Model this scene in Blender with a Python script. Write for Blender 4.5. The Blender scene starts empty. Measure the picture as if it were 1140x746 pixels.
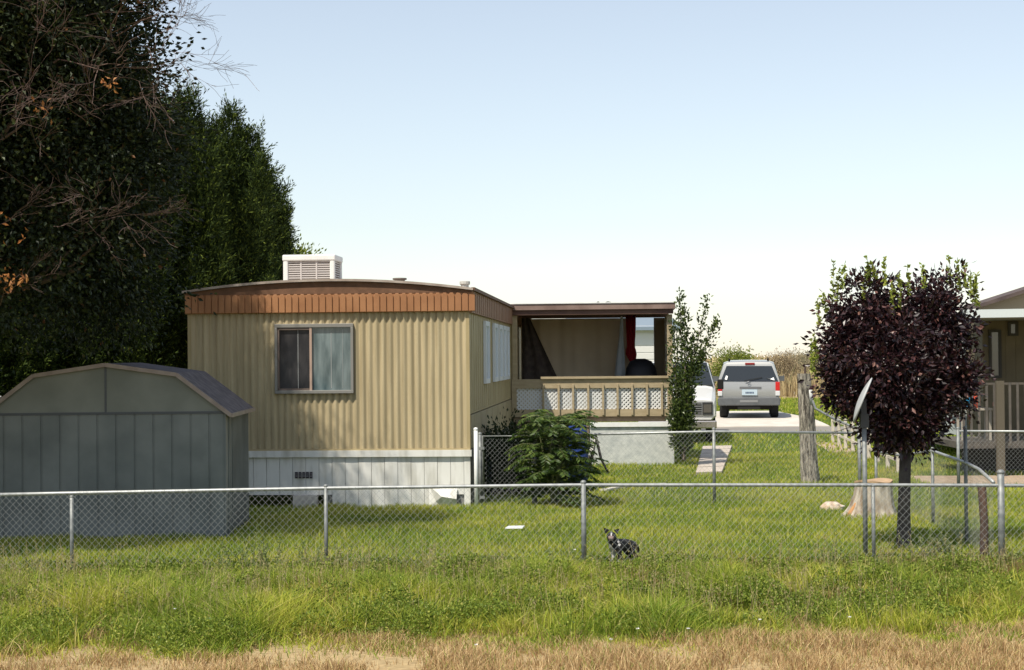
import bpy, math, random
import numpy as np
from mathutils import Vector, Matrix

rng = np.random.default_rng(7)
random.seed(7)
C = bpy.context.scene.collection
R = math.radians

# ---------------------------------------------------------------- camera, light
H = 2.25
F = 1870.0                        # focal length in photo pixels (photo 1140 wide)
sc = bpy.context.scene
cam_d = bpy.data.cameras.new('camera'); cam = bpy.data.objects.new('camera', cam_d); C.objects.link(cam)
cam_d.sensor_width = 36; cam_d.lens = F / 1140 * 36; cam_d.clip_end = 6000; cam_d.clip_start = .1
CR = Matrix.Rotation(R(90) + math.atan(25 / F), 3, 'X') @ Matrix.Rotation(-R(.5), 3, 'Z')
cam.matrix_world = Matrix.Translation((0, 0, H)) @ CR.to_4x4()
sc.camera = cam

SUN = Vector((-1.0, -1.3, 2.55)).normalized()     # direction towards the sun
w = bpy.data.worlds.new('World'); sc.world = w; w.use_nodes = True
nt = w.node_tree; bg = nt.nodes['Background']
sky = nt.nodes.new('ShaderNodeTexSky'); sky.sky_type = 'NISHITA'; sky.sun_disc = False
sky.sun_elevation = math.asin(SUN.z); sky.sun_rotation = math.atan2(SUN.x, SUN.y)
sky.altitude = 700; sky.air_density = 1.25; sky.dust_density = .55; sky.ozone_density = 2.4
hsv = nt.nodes.new('ShaderNodeHueSaturation'); hsv.inputs['Saturation'].default_value = .58      # hazy, pale sky
nt.links.new(sky.outputs[0], hsv.inputs['Color']); nt.links.new(hsv.outputs[0], bg.inputs[0]); bg.inputs[1].default_value = .135
sd = bpy.data.lights.new('sun', 'SUN'); sd.energy = 5.0; sd.angle = R(.6); sd.color = (1, .93, .80)
so = bpy.data.objects.new('sun', sd); C.objects.link(so)
so.rotation_euler = SUN.to_track_quat('Z', 'Y').to_euler(); so.location = (-20, -20, 40)
sc.view_settings.view_transform = 'Standard'; sc.view_settings.look = 'None'
sc.view_settings.exposure = 0.18; sc.view_settings.gamma = 1
sc.view_settings.use_curve_mapping = False
sc.render.engine = 'CYCLES'
sc.cycles.max_bounces = 6; sc.cycles.diffuse_bounces = 3; sc.cycles.glossy_bounces = 3
sc.cycles.transparent_max_bounces = 8; sc.cycles.transmission_bounces = 4
sc.cycles.use_denoising = True

def at(px, py, Y):
    """photo pixel -> world point on the plane y = Y"""
    d = CR @ Vector(((px - 570) / F, -(py - 373) / F, -1))
    return Vector((0, 0, H)) + d * (Y / d.y)
def X(px, Y, py=400): return at(px, py, Y).x
def Z(py, Y, px=570): return at(px, py, Y).z

# ---------------------------------------------------------------- value noise
_P = rng.random((64, 64))
def vnoise(x, y, s, seed=0):
    x = np.asarray(x) / s + seed * 7.31; y = np.asarray(y) / s + seed * 3.77
    xi = np.floor(x).astype(int); yi = np.floor(y).astype(int); fx = x - xi; fy = y - yi
    fx = fx * fx * (3 - 2 * fx); fy = fy * fy * (3 - 2 * fy)
    g = lambda a, b: _P[a % 64, b % 64]
    return (g(xi, yi) * (1 - fx) + g(xi + 1, yi) * fx) * (1 - fy) + (g(xi, yi + 1) * (1 - fx) + g(xi + 1, yi + 1) * fx) * fy
def gz(x, y):
    t = np.clip((np.asarray(y, float) - 46) / 7, 0, 1); return .24 * t * t * (3 - 2 * t)
def gzf(y): return float(gz(0, y))

# ---------------------------------------------------------------- materials
MATS = {}
def mat(name, col, col2=None, rough=.7, metal=0, scale=6, bump=0, bscale=40, spec=.4, stretch=(1, 1, 1), contrast=(.35, .65), coords='Object', trans=0, coat=0, emit=None):
    if name in MATS: return MATS[name]
    m = bpy.data.materials.new(name); m.use_nodes = True; n = m.node_tree.nodes; l = m.node_tree.links
    b = n['Principled BSDF']; b.inputs['Roughness'].default_value = rough; b.inputs['Metallic'].default_value = metal
    b.inputs['Specular IOR Level'].default_value = spec; b.inputs['Coat Weight'].default_value = coat
    b.inputs['Base Color'].default_value = (*col, 1)
    tc = n.new('ShaderNodeTexCoord'); mp = n.new('ShaderNodeMapping'); mp.inputs['Scale'].default_value = stretch
    l.new(tc.outputs[coords], mp.inputs[0])
    if col2:
        no = n.new('ShaderNodeTexNoise'); no.inputs['Scale'].default_value = scale; no.inputs['Detail'].default_value = 6
        l.new(mp.outputs[0], no.inputs[0])
        r = n.new('ShaderNodeValToRGB'); r.color_ramp.elements[0].position = contrast[0]; r.color_ramp.elements[1].position = contrast[1]
        r.color_ramp.elements[0].color = (*col, 1); r.color_ramp.elements[1].color = (*col2, 1)
        l.new(no.outputs[0], r.inputs[0]); l.new(r.outputs[0], b.inputs['Base Color'])
    if bump:
        nb = n.new('ShaderNodeTexNoise'); nb.inputs['Scale'].default_value = bscale; nb.inputs['Detail'].default_value = 5
        l.new(mp.outputs[0], nb.inputs[0]); bn = n.new('ShaderNodeBump'); bn.inputs['Strength'].default_value = bump
        bn.inputs['Distance'].default_value = .02
        l.new(nb.outputs[0], bn.inputs['Height']); l.new(bn.outputs[0], b.inputs['Normal'])
    MATS[name] = m; return m

def leafmat(name, cols, rough=.5, spec=.3, trans=.3, patch=None, pscale=.6):
    """colour picked per leaf or blade (random per island), optional patchy second palette from world noise"""
    m = bpy.data.materials.new(name); m.use_nodes = True; n = m.node_tree.nodes; l = m.node_tree.links
    b = n['Principled BSDF']; b.inputs['Roughness'].default_value = rough; b.inputs['Specular IOR Level'].default_value = spec
    g = n.new('ShaderNodeNewGeometry')
    def ramp(cs):
        r = n.new('ShaderNodeValToRGB'); e = r.color_ramp.elements
        while len(e) < len(cs): e.new(.5)
        for i, (p, c) in enumerate(cs): e[i].position = p; e[i].color = (*c, 1)
        l.new(g.outputs['Random Per Island'], r.inputs[0]); return r
    r1 = ramp(cols); col = r1.outputs[0]
    if patch:
        r2 = ramp(patch)
        no = n.new('ShaderNodeTexNoise'); no.inputs['Scale'].default_value = pscale; no.inputs['Detail'].default_value = 4
        l.new(g.outputs['Position'], no.inputs[0])
        rr = n.new('ShaderNodeValToRGB'); rr.color_ramp.elements[0].position = .44; rr.color_ramp.elements[1].position = .6
        l.new(no.outputs[0], rr.inputs[0])
        mx = n.new('ShaderNodeMixRGB'); l.new(rr.outputs[0], mx.inputs[0]); l.new(r1.outputs[0], mx.inputs[1]); l.new(r2.outputs[0], mx.inputs[2])
        col = mx.outputs[0]
    l.new(col, b.inputs['Base Color'])
    if trans:
        t = n.new('ShaderNodeBsdfTranslucent'); l.new(col, t.inputs[0])
        ms = n.new('ShaderNodeMixShader'); ms.inputs[0].default_value = trans
        l.new(b.outputs[0], ms.inputs[1]); l.new(t.outputs[0], ms.inputs[2]); l.new(ms.outputs[0], n['Material Output'].inputs[0])
    MATS[name] = m; return m

# ---------------------------------------------------------------- mesh builder
class MB:
    def __init__(s): s.V = []; s.F = []; s.n = 0
    def add(s, v, *faces, mi=0):
        v = np.asarray(v, float).reshape(-1, 3)
        for f in faces:
            f = np.asarray(f, int)
            if f.ndim == 1: f = f[None]
            if len(f): s.F.append((f + s.n, mi))
        s.V.append(v); s.n += len(v); return s
    def box(s, x0, x1, y0, y1, z0, z1, M=None, mi=0):
        v = np.array([(x, y, z) for z in (z0, z1) for y in (y0, y1) for x in (x0, x1)], float)
        if M is not None: v = np.array([M @ Vector(p) for p in v])
        return s.add(v, [(0, 2, 3, 1), (4, 5, 7, 6), (0, 1, 5, 4), (2, 6, 7, 3), (0, 4, 6, 2), (1, 3, 7, 5)], mi=mi)
    def bar(s, a, b, wx, wy, mi=0, up=(0, 0, 1)):
        a = Vector(a); b = Vector(b); d = (b - a).normalized(); u = Vector(up)
        if abs(d.dot(u)) > .95: u = Vector((0, 1, 0))
        r = d.cross(u).normalized(); q = r.cross(d)
        v = [p + r * i * wx / 2 + q * j * wy / 2 for p in (a, b) for (i, j) in ((-1, -1), (1, -1), (1, 1), (-1, 1))]
        return s.add([tuple(p) for p in v], [(3, 2, 1, 0), (4, 5, 6, 7), (0, 1, 5, 4), (1, 2, 6, 5), (2, 3, 7, 6), (3, 0, 4, 7)], mi=mi)
    def tube(s, pts, rad, k=8, cap=True, mi=0):
        pts = [Vector(p) for p in pts]; n = len(pts)
        if not hasattr(rad, '__len__'): rad = [rad] * n
        ring = []; u = None
        for i, p in enumerate(pts):
            d = (pts[min(i + 1, n - 1)] - pts[max(i - 1, 0)]).normalized()
            if u is None:
                u = d.orthogonal().normalized()
            else:
                u = (u - d * u.dot(d)); u = u.normalized() if u.length > 1e-6 else d.orthogonal().normalized()
            v = d.cross(u)
            for j in range(k):
                a = 2 * math.pi * j / k; ring.append(tuple(p + (u * math.cos(a) + v * math.sin(a)) * rad[i]))
        f = [(i * k + j, i * k + (j + 1) % k, (i + 1) * k + (j + 1) % k, (i + 1) * k + j) for i in range(n - 1) for j in range(k)]
        s.add(ring, f, mi=mi)
        if cap:
            b = s.n - n * k
            s.F.append((np.array([[b + j for j in range(k - 1, -1, -1)]]), mi)); s.F.append((np.array([[b + (n - 1) * k + j for j in range(k)]]), mi))
        return s
    def wires(s, A, B, r, mi=0):
        """many thin 3-sided bars at once"""
        A = np.asarray(A, float); B = np.asarray(B, float); d = B - A; d /= np.linalg.norm(d, axis=1)[:, None] + 1e-9
        up = np.tile([0., 0, 1], (len(A), 1)); up[np.abs(d[:, 2]) > .9] = (0, 1, 0)
        u = np.cross(d, up); u /= np.linalg.norm(u, axis=1)[:, None]; v = np.cross(d, u)
        r = np.broadcast_to(np.asarray(r, float), (len(A),))[:, None]
        V = np.stack([P + (u * math.cos(a) + v * math.sin(a)) * r for P in (A, B) for a in (.5, 2.59, 4.69)], 1)
        n = len(A); o = np.arange(n)[:, None] * 6
        f = np.concatenate([o + np.array([[j, (j + 1) % 3, 3 + (j + 1) % 3, 3 + j]]) for j in range(3)])
        return s.add(V.reshape(-1, 3), f, mi=mi)
    def leaves(s, P, D, L, W, fold=.25, mi=0):
        """rhombic folded leaves: base P, direction D, length L, width W"""
        P = np.asarray(P, float); D = np.asarray(D, float); n = len(P)
        D = D / (np.linalg.norm(D, axis=1)[:, None] + 1e-9)
        q = rng.normal(size=(n, 3)); u = np.cross(D, q); u /= np.linalg.norm(u, axis=1)[:, None] + 1e-9; v = np.cross(D, u)
        L = np.broadcast_to(np.asarray(L, float), (n,))[:, None]; W = np.broadcast_to(np.asarray(W, float), (n,))[:, None]
        m = P + D * L * .45
        V = np.stack([P, m + u * W / 2 + v * W * fold, P + D * L, m - u * W / 2 + v * W * fold], 1)
        o = np.arange(n)[:, None] * 4
        return s.add(V.reshape(-1, 3), np.concatenate([o + np.array([[0, 1, 2]]), o + np.array([[0, 2, 3]])]), mi=mi)
    def blades(s, x, y, z, h, wd, bend=.4, mi=0):
        n = len(x); a = rng.random(n) * 2 * math.pi; b = rng.random(n) * 2 * math.pi
        bx = np.cos(b) * h * bend * rng.random(n); by = np.sin(b) * h * bend * rng.random(n)
        ax = np.cos(a) * wd / 2; ay = np.sin(a) * wd / 2
        V = np.stack([np.stack([x - ax, y - ay, z], 1), np.stack([x + ax, y + ay, z], 1),
                      np.stack([x + ax * .7 + bx * .35, y + ay * .7 + by * .35, z + h * .55], 1), np.stack([x - ax * .7 + bx * .35, y - ay * .7 + by * .35, z + h * .55], 1),
                      np.stack([x + bx, y + by, z + h * .97], 1)], 1)
        o = np.arange(n)[:, None] * 5
        return s.add(V.reshape(-1, 3), o + np.array([[0, 1, 2, 3]]), o + np.array([[3, 2, 4]]), mi=mi)
    def sphere(s, c, r, nu=12, nv=8, M=None, mi=0, jit=0):
        rx, ry, rz = (r, r, r) if not hasattr(r, '__len__') else r
        v = []
        for i in range(nv + 1):
            t = math.pi * i / nv
            for j in range(nu):
                p = 2 * math.pi * j / nu; k = 1 + (random.random() - .5) * jit
                v.append(Vector((math.sin(t) * math.cos(p) * rx * k, math.sin(t) * math.sin(p) * ry * k, math.cos(t) * rz * k)))
        if M is not None: v = [M @ q for q in v]
        v = [tuple(q + Vector(c)) for q in v]
        return s.add(v, [(i * nu + j, (i + 1) * nu + j, (i + 1) * nu + (j + 1) % nu, i * nu + (j + 1) % nu) for i in range(nv) for j in range(nu)], mi=mi)
    def prism(s, poly, y0, y1, M=None, mi=0):
        """polygon [(x,z)...] (counter-clockwise seen from -y) extruded along y"""
        k = len(poly); v = [(p[0], y, p[1]) for y in (y0, y1) for p in poly]
        if M is not None: v = [tuple(M @ Vector(p)) for p in v]
        s.add(v, [(j, (j + 1) % k, k + (j + 1) % k, k + j) for j in range(k)], mi=mi)
        b = s.n - 2 * k
        s.F.append((np.array([[b + j for j in range(k - 1, -1, -1)]]), mi)); s.F.append((np.array([[b + k + j for j in range(k)]]), mi))
        return s
    def build(s, name, m, parent=None, smooth=False, bevel=0, fix=False):
        me = bpy.data.meshes.new(name)
        V = np.concatenate(s.V) if s.V else np.zeros((0, 3))
        me.vertices.add(len(V)); me.vertices.foreach_set('co', V.ravel())
        loops = np.concatenate([f.ravel() for f, _ in s.F]); sizes = np.concatenate([np.full(len(f), f.shape[1]) for f, _ in s.F])
        mis = np.concatenate([np.full(len(f), mi) for f, mi in s.F])
        me.loops.add(len(loops)); me.loops.foreach_set('vertex_index', loops.astype(np.int32))
        me.polygons.add(len(sizes)); st = np.concatenate([[0], np.cumsum(sizes)[:-1]])
        me.polygons.foreach_set('loop_start', st.astype(np.int32)); me.polygons.foreach_set('loop_total', sizes.astype(np.int32))
        me.polygons.foreach_set('material_index', mis.astype(np.int32))
        me.polygons.foreach_set('use_smooth', np.full(len(sizes), smooth))
        me.update(calc_edges=True)
        for q in (m if isinstance(m, (list, tuple)) else [m]): me.materials.append(q)
        if fix:
            import bmesh
            bm = bmesh.new(); bm.from_mesh(me); bmesh.ops.remove_doubles(bm, verts=bm.verts, dist=1e-5)
            bmesh.ops.recalc_face_normals(bm, faces=bm.faces); bm.to_mesh(me); bm.free()
        o = bpy.data.objects.new(name, me); C.objects.link(o)
        if parent is not None:
            o.parent = parent
            if parent.parent is None: o.matrix_parent_inverse = parent.matrix_basis.inverted()
        if bevel:
            b = o.modifiers.new('bevel', 'BEVEL'); b.width = bevel; b.segments = 2; b.limit_method = 'ANGLE'
        return o

def tag(o, label=None, cat=None, group=None, kind=None):
    if label: o['label'] = label
    if cat: o['category'] = cat
    if group: o['group'] = group
    if kind: o['kind'] = kind
    return o
def thing(name, loc, label, cat, group=None):
    """an Empty at the thing's base; its parts are modelled in world coordinates"""
    o = bpy.data.objects.new(name, None); o.location = loc; C.objects.link(o); o.empty_display_size = .2
    return tag(o, label, cat, group)

# ---------------------------------------------------------------- palettes
metal = mat('galvanised', (.17, .18, .18), (.27, .28, .27), rough=.55, metal=.3, scale=14)
rail_m = mat('galvanised_rail', (.30, .31, .31), (.42, .43, .42), rough=.45, metal=.4, scale=14)
wire_m = mat('galvanised_wire', (.25, .26, .25), rough=.55, metal=.15)
dark = mat('dark_void', (.012, .011, .010), rough=.9)
concrete = mat('concrete', (.42, .39, .34), (.52, .49, .43), scale=3, bump=.3)
glass = mat('window_glass', (.025, .03, .035), rough=.08, spec=.5)

# ================================================================ GROUND
def ground():
    xs = np.concatenate([[-3000, -800, -300, -120, -60], np.arange(-30, 31, 1.), [60, 120, 300, 800, 3000]])
    ys = np.concatenate([[-300, -60, 0, 6], np.arange(10, 70, .8), [75, 85, 100, 130, 200, 400, 1000, 3500]])
    XX, YY = np.meshgrid(xs, ys); V = np.stack([XX, YY, gz(XX, YY)], -1).reshape(-1, 3); nx = len(xs)
    f = [(j * nx + i, j * nx + i + 1, (j + 1) * nx + i + 1, (j + 1) * nx + i) for j in range(len(ys) - 1) for i in range(nx - 1)]
    m = bpy.data.materials.new('earth'); m.use_nodes = True; n = m.node_tree.nodes; l = m.node_tree.links; b = n['Principled BSDF']
    b.inputs['Roughness'].default_value = 1; b.inputs['Specular IOR Level'].default_value = 0
    g = n.new('ShaderNodeNewGeometry'); sp = n.new('ShaderNodeSeparateXYZ'); l.new(g.outputs['Position'], sp.inputs[0])
    no = n.new('ShaderNodeTexNoise'); no.inputs['Scale'].default_value = .9; no.inputs['Detail'].default_value = 5; l.new(g.outputs['Position'], no.inputs[0])
    ma = n.new('ShaderNodeMath'); ma.operation = 'MULTIPLY_ADD'; ma.inputs[1].default_value = 2.4; l.new(no.outputs[0], ma.inputs[0]); l.new(sp.outputs['Y'], ma.inputs[2])
    mr = n.new('ShaderNodeMapRange'); mr.inputs['From Min'].default_value = 10; mr.inputs['From Max'].default_value = 110; l.new(ma.outputs[0], mr.inputs['Value'])
    r = n.new('ShaderNodeValToRGB'); e = r.color_ramp.elements
    for p, c in ((0, (.36, .245, .125)), (.043, (.30, .205, .11)), (.054, (.09, .095, .03)), (.09, (.09, .11, .03)), (.12, (.09, .125, .03)), (.66, (.10, .135, .03)), (.7, (.34, .25, .12)), (1, (.38, .29, .16))):
        if p == 0: e[0].color = (*c, 1)
        elif p == 1: e[1].color = (*c, 1)
        else: q = e.new(p); q.color = (*c, 1)
    l.new(mr.outputs[0], r.inputs[0])
    n2 = n.new('ShaderNodeTexNoise'); n2.inputs['Scale'].default_value = 14; n2.inputs['Detail'].default_value = 8; l.new(g.outputs['Position'], n2.inputs[0])
    mx = n.new('ShaderNodeMixRGB'); mx.blend_type = 'OVERLAY'; mx.inputs[0].default_value = .5; l.new(r.outputs[0], mx.inputs[1]); l.new(n2.outputs[0], mx.inputs[2]); l.new(mx.outputs[0], b.inputs['Base Color'])
    tag(MB().add(V, f).build('ground', m, smooth=True), kind='structure')
ground()

def slab(name, pts, z0, z1, m, **k):
    """flat polygon slab with thickness; pts (x,y)"""
    mb = MB(); n = len(pts); v = [(x, y, z) for z in (z0, z1) for x, y in pts]
    mb.add(v, [(i, (i + 1) % n, n + (i + 1) % n, n + i) for i in range(n)])
    mb.F.append((np.array([[n + i for i in range(n)]]), 0)); mb.F.append((np.array([[n - 1 - i for i in range(n)]]), 0))
    return mb.build(name, m, **k)
# gravel lane across the back of the yards, and the concrete parking pad beyond it
lane = mat('lane_gravel', (.20, .18, .16), (.27, .25, .22), scale=30, bump=.5)
lv = []
for y in (48.0, 49.6): lv += [(-30, y, gzf(y) + .006), (30, y, gzf(y) + .006)]
tag(MB().add(lv, [(0, 1, 3, 2)]).build('lane', lane), kind='structure')
pad = MB()
for a, b_ in zip(np.linspace(49.6, 60, 9)[:-1], np.linspace(49.6, 60, 9)[1:]):
    x0a = X(797, a) - .3; x1a = X(797 + 128 * 49.6 / a, a)
    pad.add([(5.9, a, gzf(a) - .1), (9.35, a, gzf(a) - .1), (9.35, b_, gzf(b_) - .1), (5.9, b_, gzf(b_) - .1),
             (5.9, a, gzf(a) + .03), (9.35, a, gzf(a) + .03), (9.35, b_, gzf(b_) + .03), (5.9, b_, gzf(b_) + .03)],
            [(4, 5, 6, 7), (0, 1, 5, 4), (1, 2, 6, 5), (2, 3, 7, 6), (3, 0, 4, 7)])
tag(pad.build('driveway', mat('pale_concrete', (.52, .47, .40), (.62, .57, .5), scale=2, bump=.2)), kind='structure')
# garden path of concrete sections
pm = mat('path_concrete', (.45, .38, .32), (.55, .48, .41), scale=4, bump=.3)
pth = MB()
P0 = [(X(772, 31.8), 31.6), (X(803, 31.8), 31.9)]; P1 = [(X(779, 41.5), 41.0), (X(812, 41.5), 41.2)]
for i in range(6):
    a = i / 6 + .008; b_ = (i + 1) / 6 - .008
    q = [tuple(np.array(P0[k]) * (1 - t) + np.array(P1[k]) * t) for (k, t) in ((0, a), (1, a), (1, b_), (0, b_))]
    pth.add([(x, y, z) for z in (-.02, .055) for x, y in q], [(0, 1, 5, 4), (1, 2, 6, 5), (2, 3, 7, 6), (3, 0, 4, 7), (4, 5, 6, 7)])
tag(pth.build('path', pm), kind='structure')
# dirt strip along the neighbour's side
dm = mat('dry_dirt', (.34, .25, .17), (.44, .34, .24), scale=5, bump=.4)
tag(MB().add([(7.0, 28.4, .006), (14, 28.2, .006), (14, 30.5, .006), (7.35, 31, .006), (8.3, 43, .006), (7.7, 43, .006), (6.6, 31, .006)],
             [(0, 1, 2, 3)], [(0, 3, 6)], [(6, 3, 4, 5)]).build('dirt_strip', dm), kind='structure')

# ================================================================ MOBILE HOME
HO = Vector((X(523, 25.3), 25.3, 0)); U = Vector((.998, -.064, 0)); Vd = Vector((.064, .998, 0))
HM = Matrix(((U.x, Vd.x, 0, HO.x), (U.y, Vd.y, 0, HO.y), (0, 0, 1, 0), (0, 0, 0, 1)))   # local (u right, v away, z)
W_, LEN = 4.3, 17.0
def roofz(u): t = (u + W_ / 2) / (W_ / 2); return 3.27 + .15 * (1 - t * t)
def mobile_home():
    tan = mat('tan_siding', (.35, .285, .17), (.49, .405, .25), rough=.55, scale=3.5, stretch=(4, 1, .2), spec=.35)
    tan2 = mat('side_siding', (.36, .285, .15), (.41, .33, .18), rough=.6, scale=1.8)
    brown = mat('rust_fascia', (.30, .135, .058), (.37, .175, .078), rough=.6, scale=3)
    dbrown = mat('dark_trim_and_shade', (.13, .065, .035), (.18, .09, .05), rough=.7, scale=8)  # gutter colour, and painted overhang shade on the arched board
    white = mat('skirt_white', (.45, .43, .37), (.74, .73, .69), rough=.55, scale=2.2, stretch=(3, 1, .6), contrast=(.22, .55), spec=.3)
    wdark = mat('skirt_seam', (.2, .2, .19), rough=.8)
    alum = mat('aluminium', (.26, .25, .23), rough=.5, metal=.3)
    t = thing('mobile_home', HM @ Vector((-W_ / 2, LEN / 2, 0)), 'long tan ribbed mobile home with rust brown fascia, arched roof and white skirting', 'mobile home')
    # --- corrugated end wall
    z0, z1 = .88, 2.97; pitch = .1047; n = int(W_ / pitch * 12); us = np.linspace(-W_, 0, n)
    def prof(u):
        p = (u / pitch) % 1.0; return -.030 * np.clip(np.minimum(p, 1 - p) * 2.5, 0, 1) ** 1.1
    vs = prof(us)
    wx0, wx1 = -W_ + (309 - 209) / 73.3, -W_ + (394 - 209) / 73.3    # window in u
    wz0, wz1 = Z(436, 25.4, 350), Z(362, 25.4, 350)
    mb = MB()
    zs = [z0, wz0, wz1, z1]
    v = [tuple(HM @ Vector((u, float(prof(np.array(u))), z))) for u in us for z in zs]
    mb.add(v, [(4 * i + j, 4 * i + 4 + j, 4 * i + 5 + j, 4 * i + 1 + j) for i in range(len(us) - 1) for j in range(3) if j != 1 or not (wx0 + .01 < (us[i] + us[i + 1]) / 2 < wx1 - .01)])
    mb.build('end_wall', tan, t, smooth=True)
    b = MB()
    b.box(-.05, .0, -.034, .03, z0, z1, HM); b.box(-W_, -W_ + .05, -.034, .03, z0, z1, HM)
    b.box(-W_, 0, -.045, -.03, z0 - .03, z0 + .012, HM)
    b.build('corner_trim', tan2, t)
    # --- long right wall with a horizontal seam, and hidden left and rear walls
    s = MB(); s.box(-.06, 0, .03, LEN, 1.40, 2.97, HM)
    for k in np.arange(.3, LEN, .4): s.box(0, .006, k, k + .02, 1.42, 2.95, HM)
    s.build('side_wall', tan2, t)
    s = MB(); s.box(-.05, .012, .03, LEN, .88, 1.385, HM)
    for k in np.arange(.6, LEN, 1.2): s.box(.012, .016, k, k + .03, .9, 1.38, HM)
    s.build('lower_side_panel', mat('lower_siding', (.33, .27, .16), (.38, .31, .19), scale=3), t)
    s = MB(); s.box(-W_, -W_ + .06, .03, LEN, .88, 2.97, HM); s.box(-W_, 0, LEN, LEN + .06, .88, 2.97, HM); s.build('rear_wall', tan2, t)
    # --- fascia on the end: battens and an arched board coloured dark for overhang shade
    f = MB(); zb, zt = 2.95, 3.245
    f.box(-W_ - .03, .03, -.075, -.035, zb, zt, HM)
    bp = .103
    for u in np.arange(-W_ - .03, .0, bp):
        pts = [(u + .008, zb + .005), (u + bp - .006, zb + .005), (u + bp - .006, zt - .05), (u + bp - .028, zt - .012), (u + .03, zt - .012), (u + .008, zt - .05)]
        f.prism(pts, -.094, -.074, HM)
    f.build('end_fascia', brown, t, bevel=.006)
    a = MB(); us2 = np.linspace(-W_ - .04, .04, 40)
    poly = [(u, zt - .02) for u in (us2[0], us2[-1])]
    va = [tuple(HM @ Vector((u, v, z))) for u in us2 for (v, z) in ((-.082, zt - .01), (-.082, roofz(u)), (.02, roofz(u)), (.02, zt - .01))]
    a.add(va, [(4 * i + j, 4 * i + 4 + j, 4 * i + 4 + (j + 1) % 4, 4 * i + (j + 1) % 4) for i in range(39) for j in range(4)])
    a.build('arched_shade_board', dbrown, t)
    sf = MB(); sf.box(0, .045, -.06, LEN, 2.93, 3.285, HM)
    for k in np.arange(.1, LEN, .4): sf.box(.045, .052, k, k + .03, 2.94, 3.27, HM)
    sf.build('side_fascia', mat('side_fascia_brown', (.27, .15, .09), (.32, .18, .11), scale=2), t)
    # --- roof with rolled drip edge
    r = MB(); us3 = np.linspace(-W_ - .06, .07, 30)
    vs_ = [-.13, LEN + .1]
    va = [tuple(HM @ Vector((u, v, roofz(u) + dz))) for u in us3 for v in vs_ for dz in (.004, .04)]
    r.add(va, *[[(4 * i, 4 * i + 4, 4 * i + 5, 4 * i + 1), (4 * i + 1, 4 * i + 5, 4 * i + 7, 4 * i + 3), (4 * i + 2, 4 * i + 3, 4 * i + 7, 4 * i + 6), (4 * i, 4 * i + 2, 4 * i + 6, 4 * i + 4)] for i in range(29)])
    r.build('roof', mat('roof_metal', (.30, .24, .20), (.42, .36, .31), rough=.6, scale=5), t)
    g = MB(); g.bar(HM @ Vector((.065, -.1, 3.285)), HM @ Vector((.065, LEN, 3.285)), .05, .05); g.build('gutter', dbrown, t)
    # --- skirting: cap board, then panels with seams; the lowest left stretch is missing
    k = MB(); k.box(-W_, .02, -.075, .0, .77, .868, HM); k.build('skirting_cap', white, t)
    k = MB(); x = -W_; i = 0; rr = random.Random(3)
    hole = -W_ + (362 - 209) / 73.3
    while x < 0:
        x1 = min(x + .2, .0); zb = .0
        if x < hole: zb = .20
        yy = -.03 + rr.uniform(-.004, .004)
        if abs(x + (523 - 492) / 73.9) < .22: yy += .0; zb = .20
        k.box(x + .003, x1 - .003, yy, yy + .02, zb, .772, HM); x += .2; i += 1
    k.build('skirting', white, t)
    k = MB(); k.box(-W_, 0, .0, .02, .20, .77, HM); k.box(hole, 0, .0, .02, .0, .20, HM); k.build('skirting_seam', wdark, t)
    k = MB()  # bent torn corner of the loose panel
    u0 = -(523 - 477) / 73.9; 
    k.add([tuple(HM @ Vector(p)) for p in ((u0, -.05, .33), (u0 + .42, -.05, .30), (u0 + .42, -.16, .14), (u0 + .2, -.2, .18), (u0 + .1, -.1, .10), (u0, -.12, .02), (u0 + .42, -.06, 0.0), (u0 + .2, -.07, .0))],
          [(0, 3, 1)], [(1, 3, 2)], [(5, 4, 0)], [(4, 3, 0)], [(7, 6, 2)], [(7, 2, 3)], [(5, 7, 4)], [(4, 7, 3)])
    k.build('torn_panel', white, t)
    k = MB(); k.box(-.04, .02, .03, LEN, 0, .87, HM); k.build('side_skirting', mat('side_skirt', (.10, .095, .08), (.16, .15, .12), scale=4), t)
    # vent with five little louvred openings
    v = MB(); u0 = -W_ + (329 - 209) / 73.3
    for i in range(5):
        a0 = u0 + i * .056
        v.box(a0, a0 + .044, -.052, -.047, Z(532.5, 25.4, 340), Z(525.5, 25.4, 340), HM)
    vent = v.build('vent', mat('vent_dark', (.05, .04, .045), rough=.7), t)
    for i in range(5):
        v = MB(); a0 = u0 + i * .056; zc = Z(529, 25.4, 340)
        for dz in (-.02, .0, .02): v.box(a0 + .006, a0 + .038, -.058, -.053, zc + dz - .004, zc + dz + .002, HM)
        v.build('louvre', mat('louvre_grey', (.3, .29, .3)), vent)
    # --- window in the end wall (two sashes behind an aluminium frame, with blind cords)
    fr = MB(); d0, d1 = -.085, .0
    for (a0, a1, c0, c1) in ((wx0 - .02, wx1 + .02, wz1 - .035, wz1 + .02), (wx0 - .02, wx1 + .02, wz0 - .03, wz0 + .02), (wx0 - .02, wx0 + .02, wz0 + .02, wz1 - .035), (wx1 - .02, wx1 + .02, wz0 + .02, wz1 - .035)):
        fr.box(a0, a1, d0, d1, c0, c1, HM)
    win = fr.build('window', alum, t, bevel=.004)
    mid_ = wx0 + (348 - 309) / 73.3
    q = MB(); q.box(mid_ - .02, mid_ + .015, -.075, -.02, wz0 + .02, wz1 - .035, HM)
    q.build('mullion', mat('rust_alum', (.42, .3, .24), rough=.5), win)
    q = MB(); q.box(wx0 + .02, wx0 + .05, -.07, -.03, wz0 + .02, wz1 - .035, HM); q.box(wx0 + .02, mid_ - .02, -.07, -.03, wz1 - .07, wz1 - .035, HM); q.box(wx0 + .02, mid_ - .02, -.07, -.03, wz0 + .02, wz0 + .05, HM)
    q.build('sash', mat('sash_bronze', (.16, .12, .10), rough=.5), win)
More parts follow.
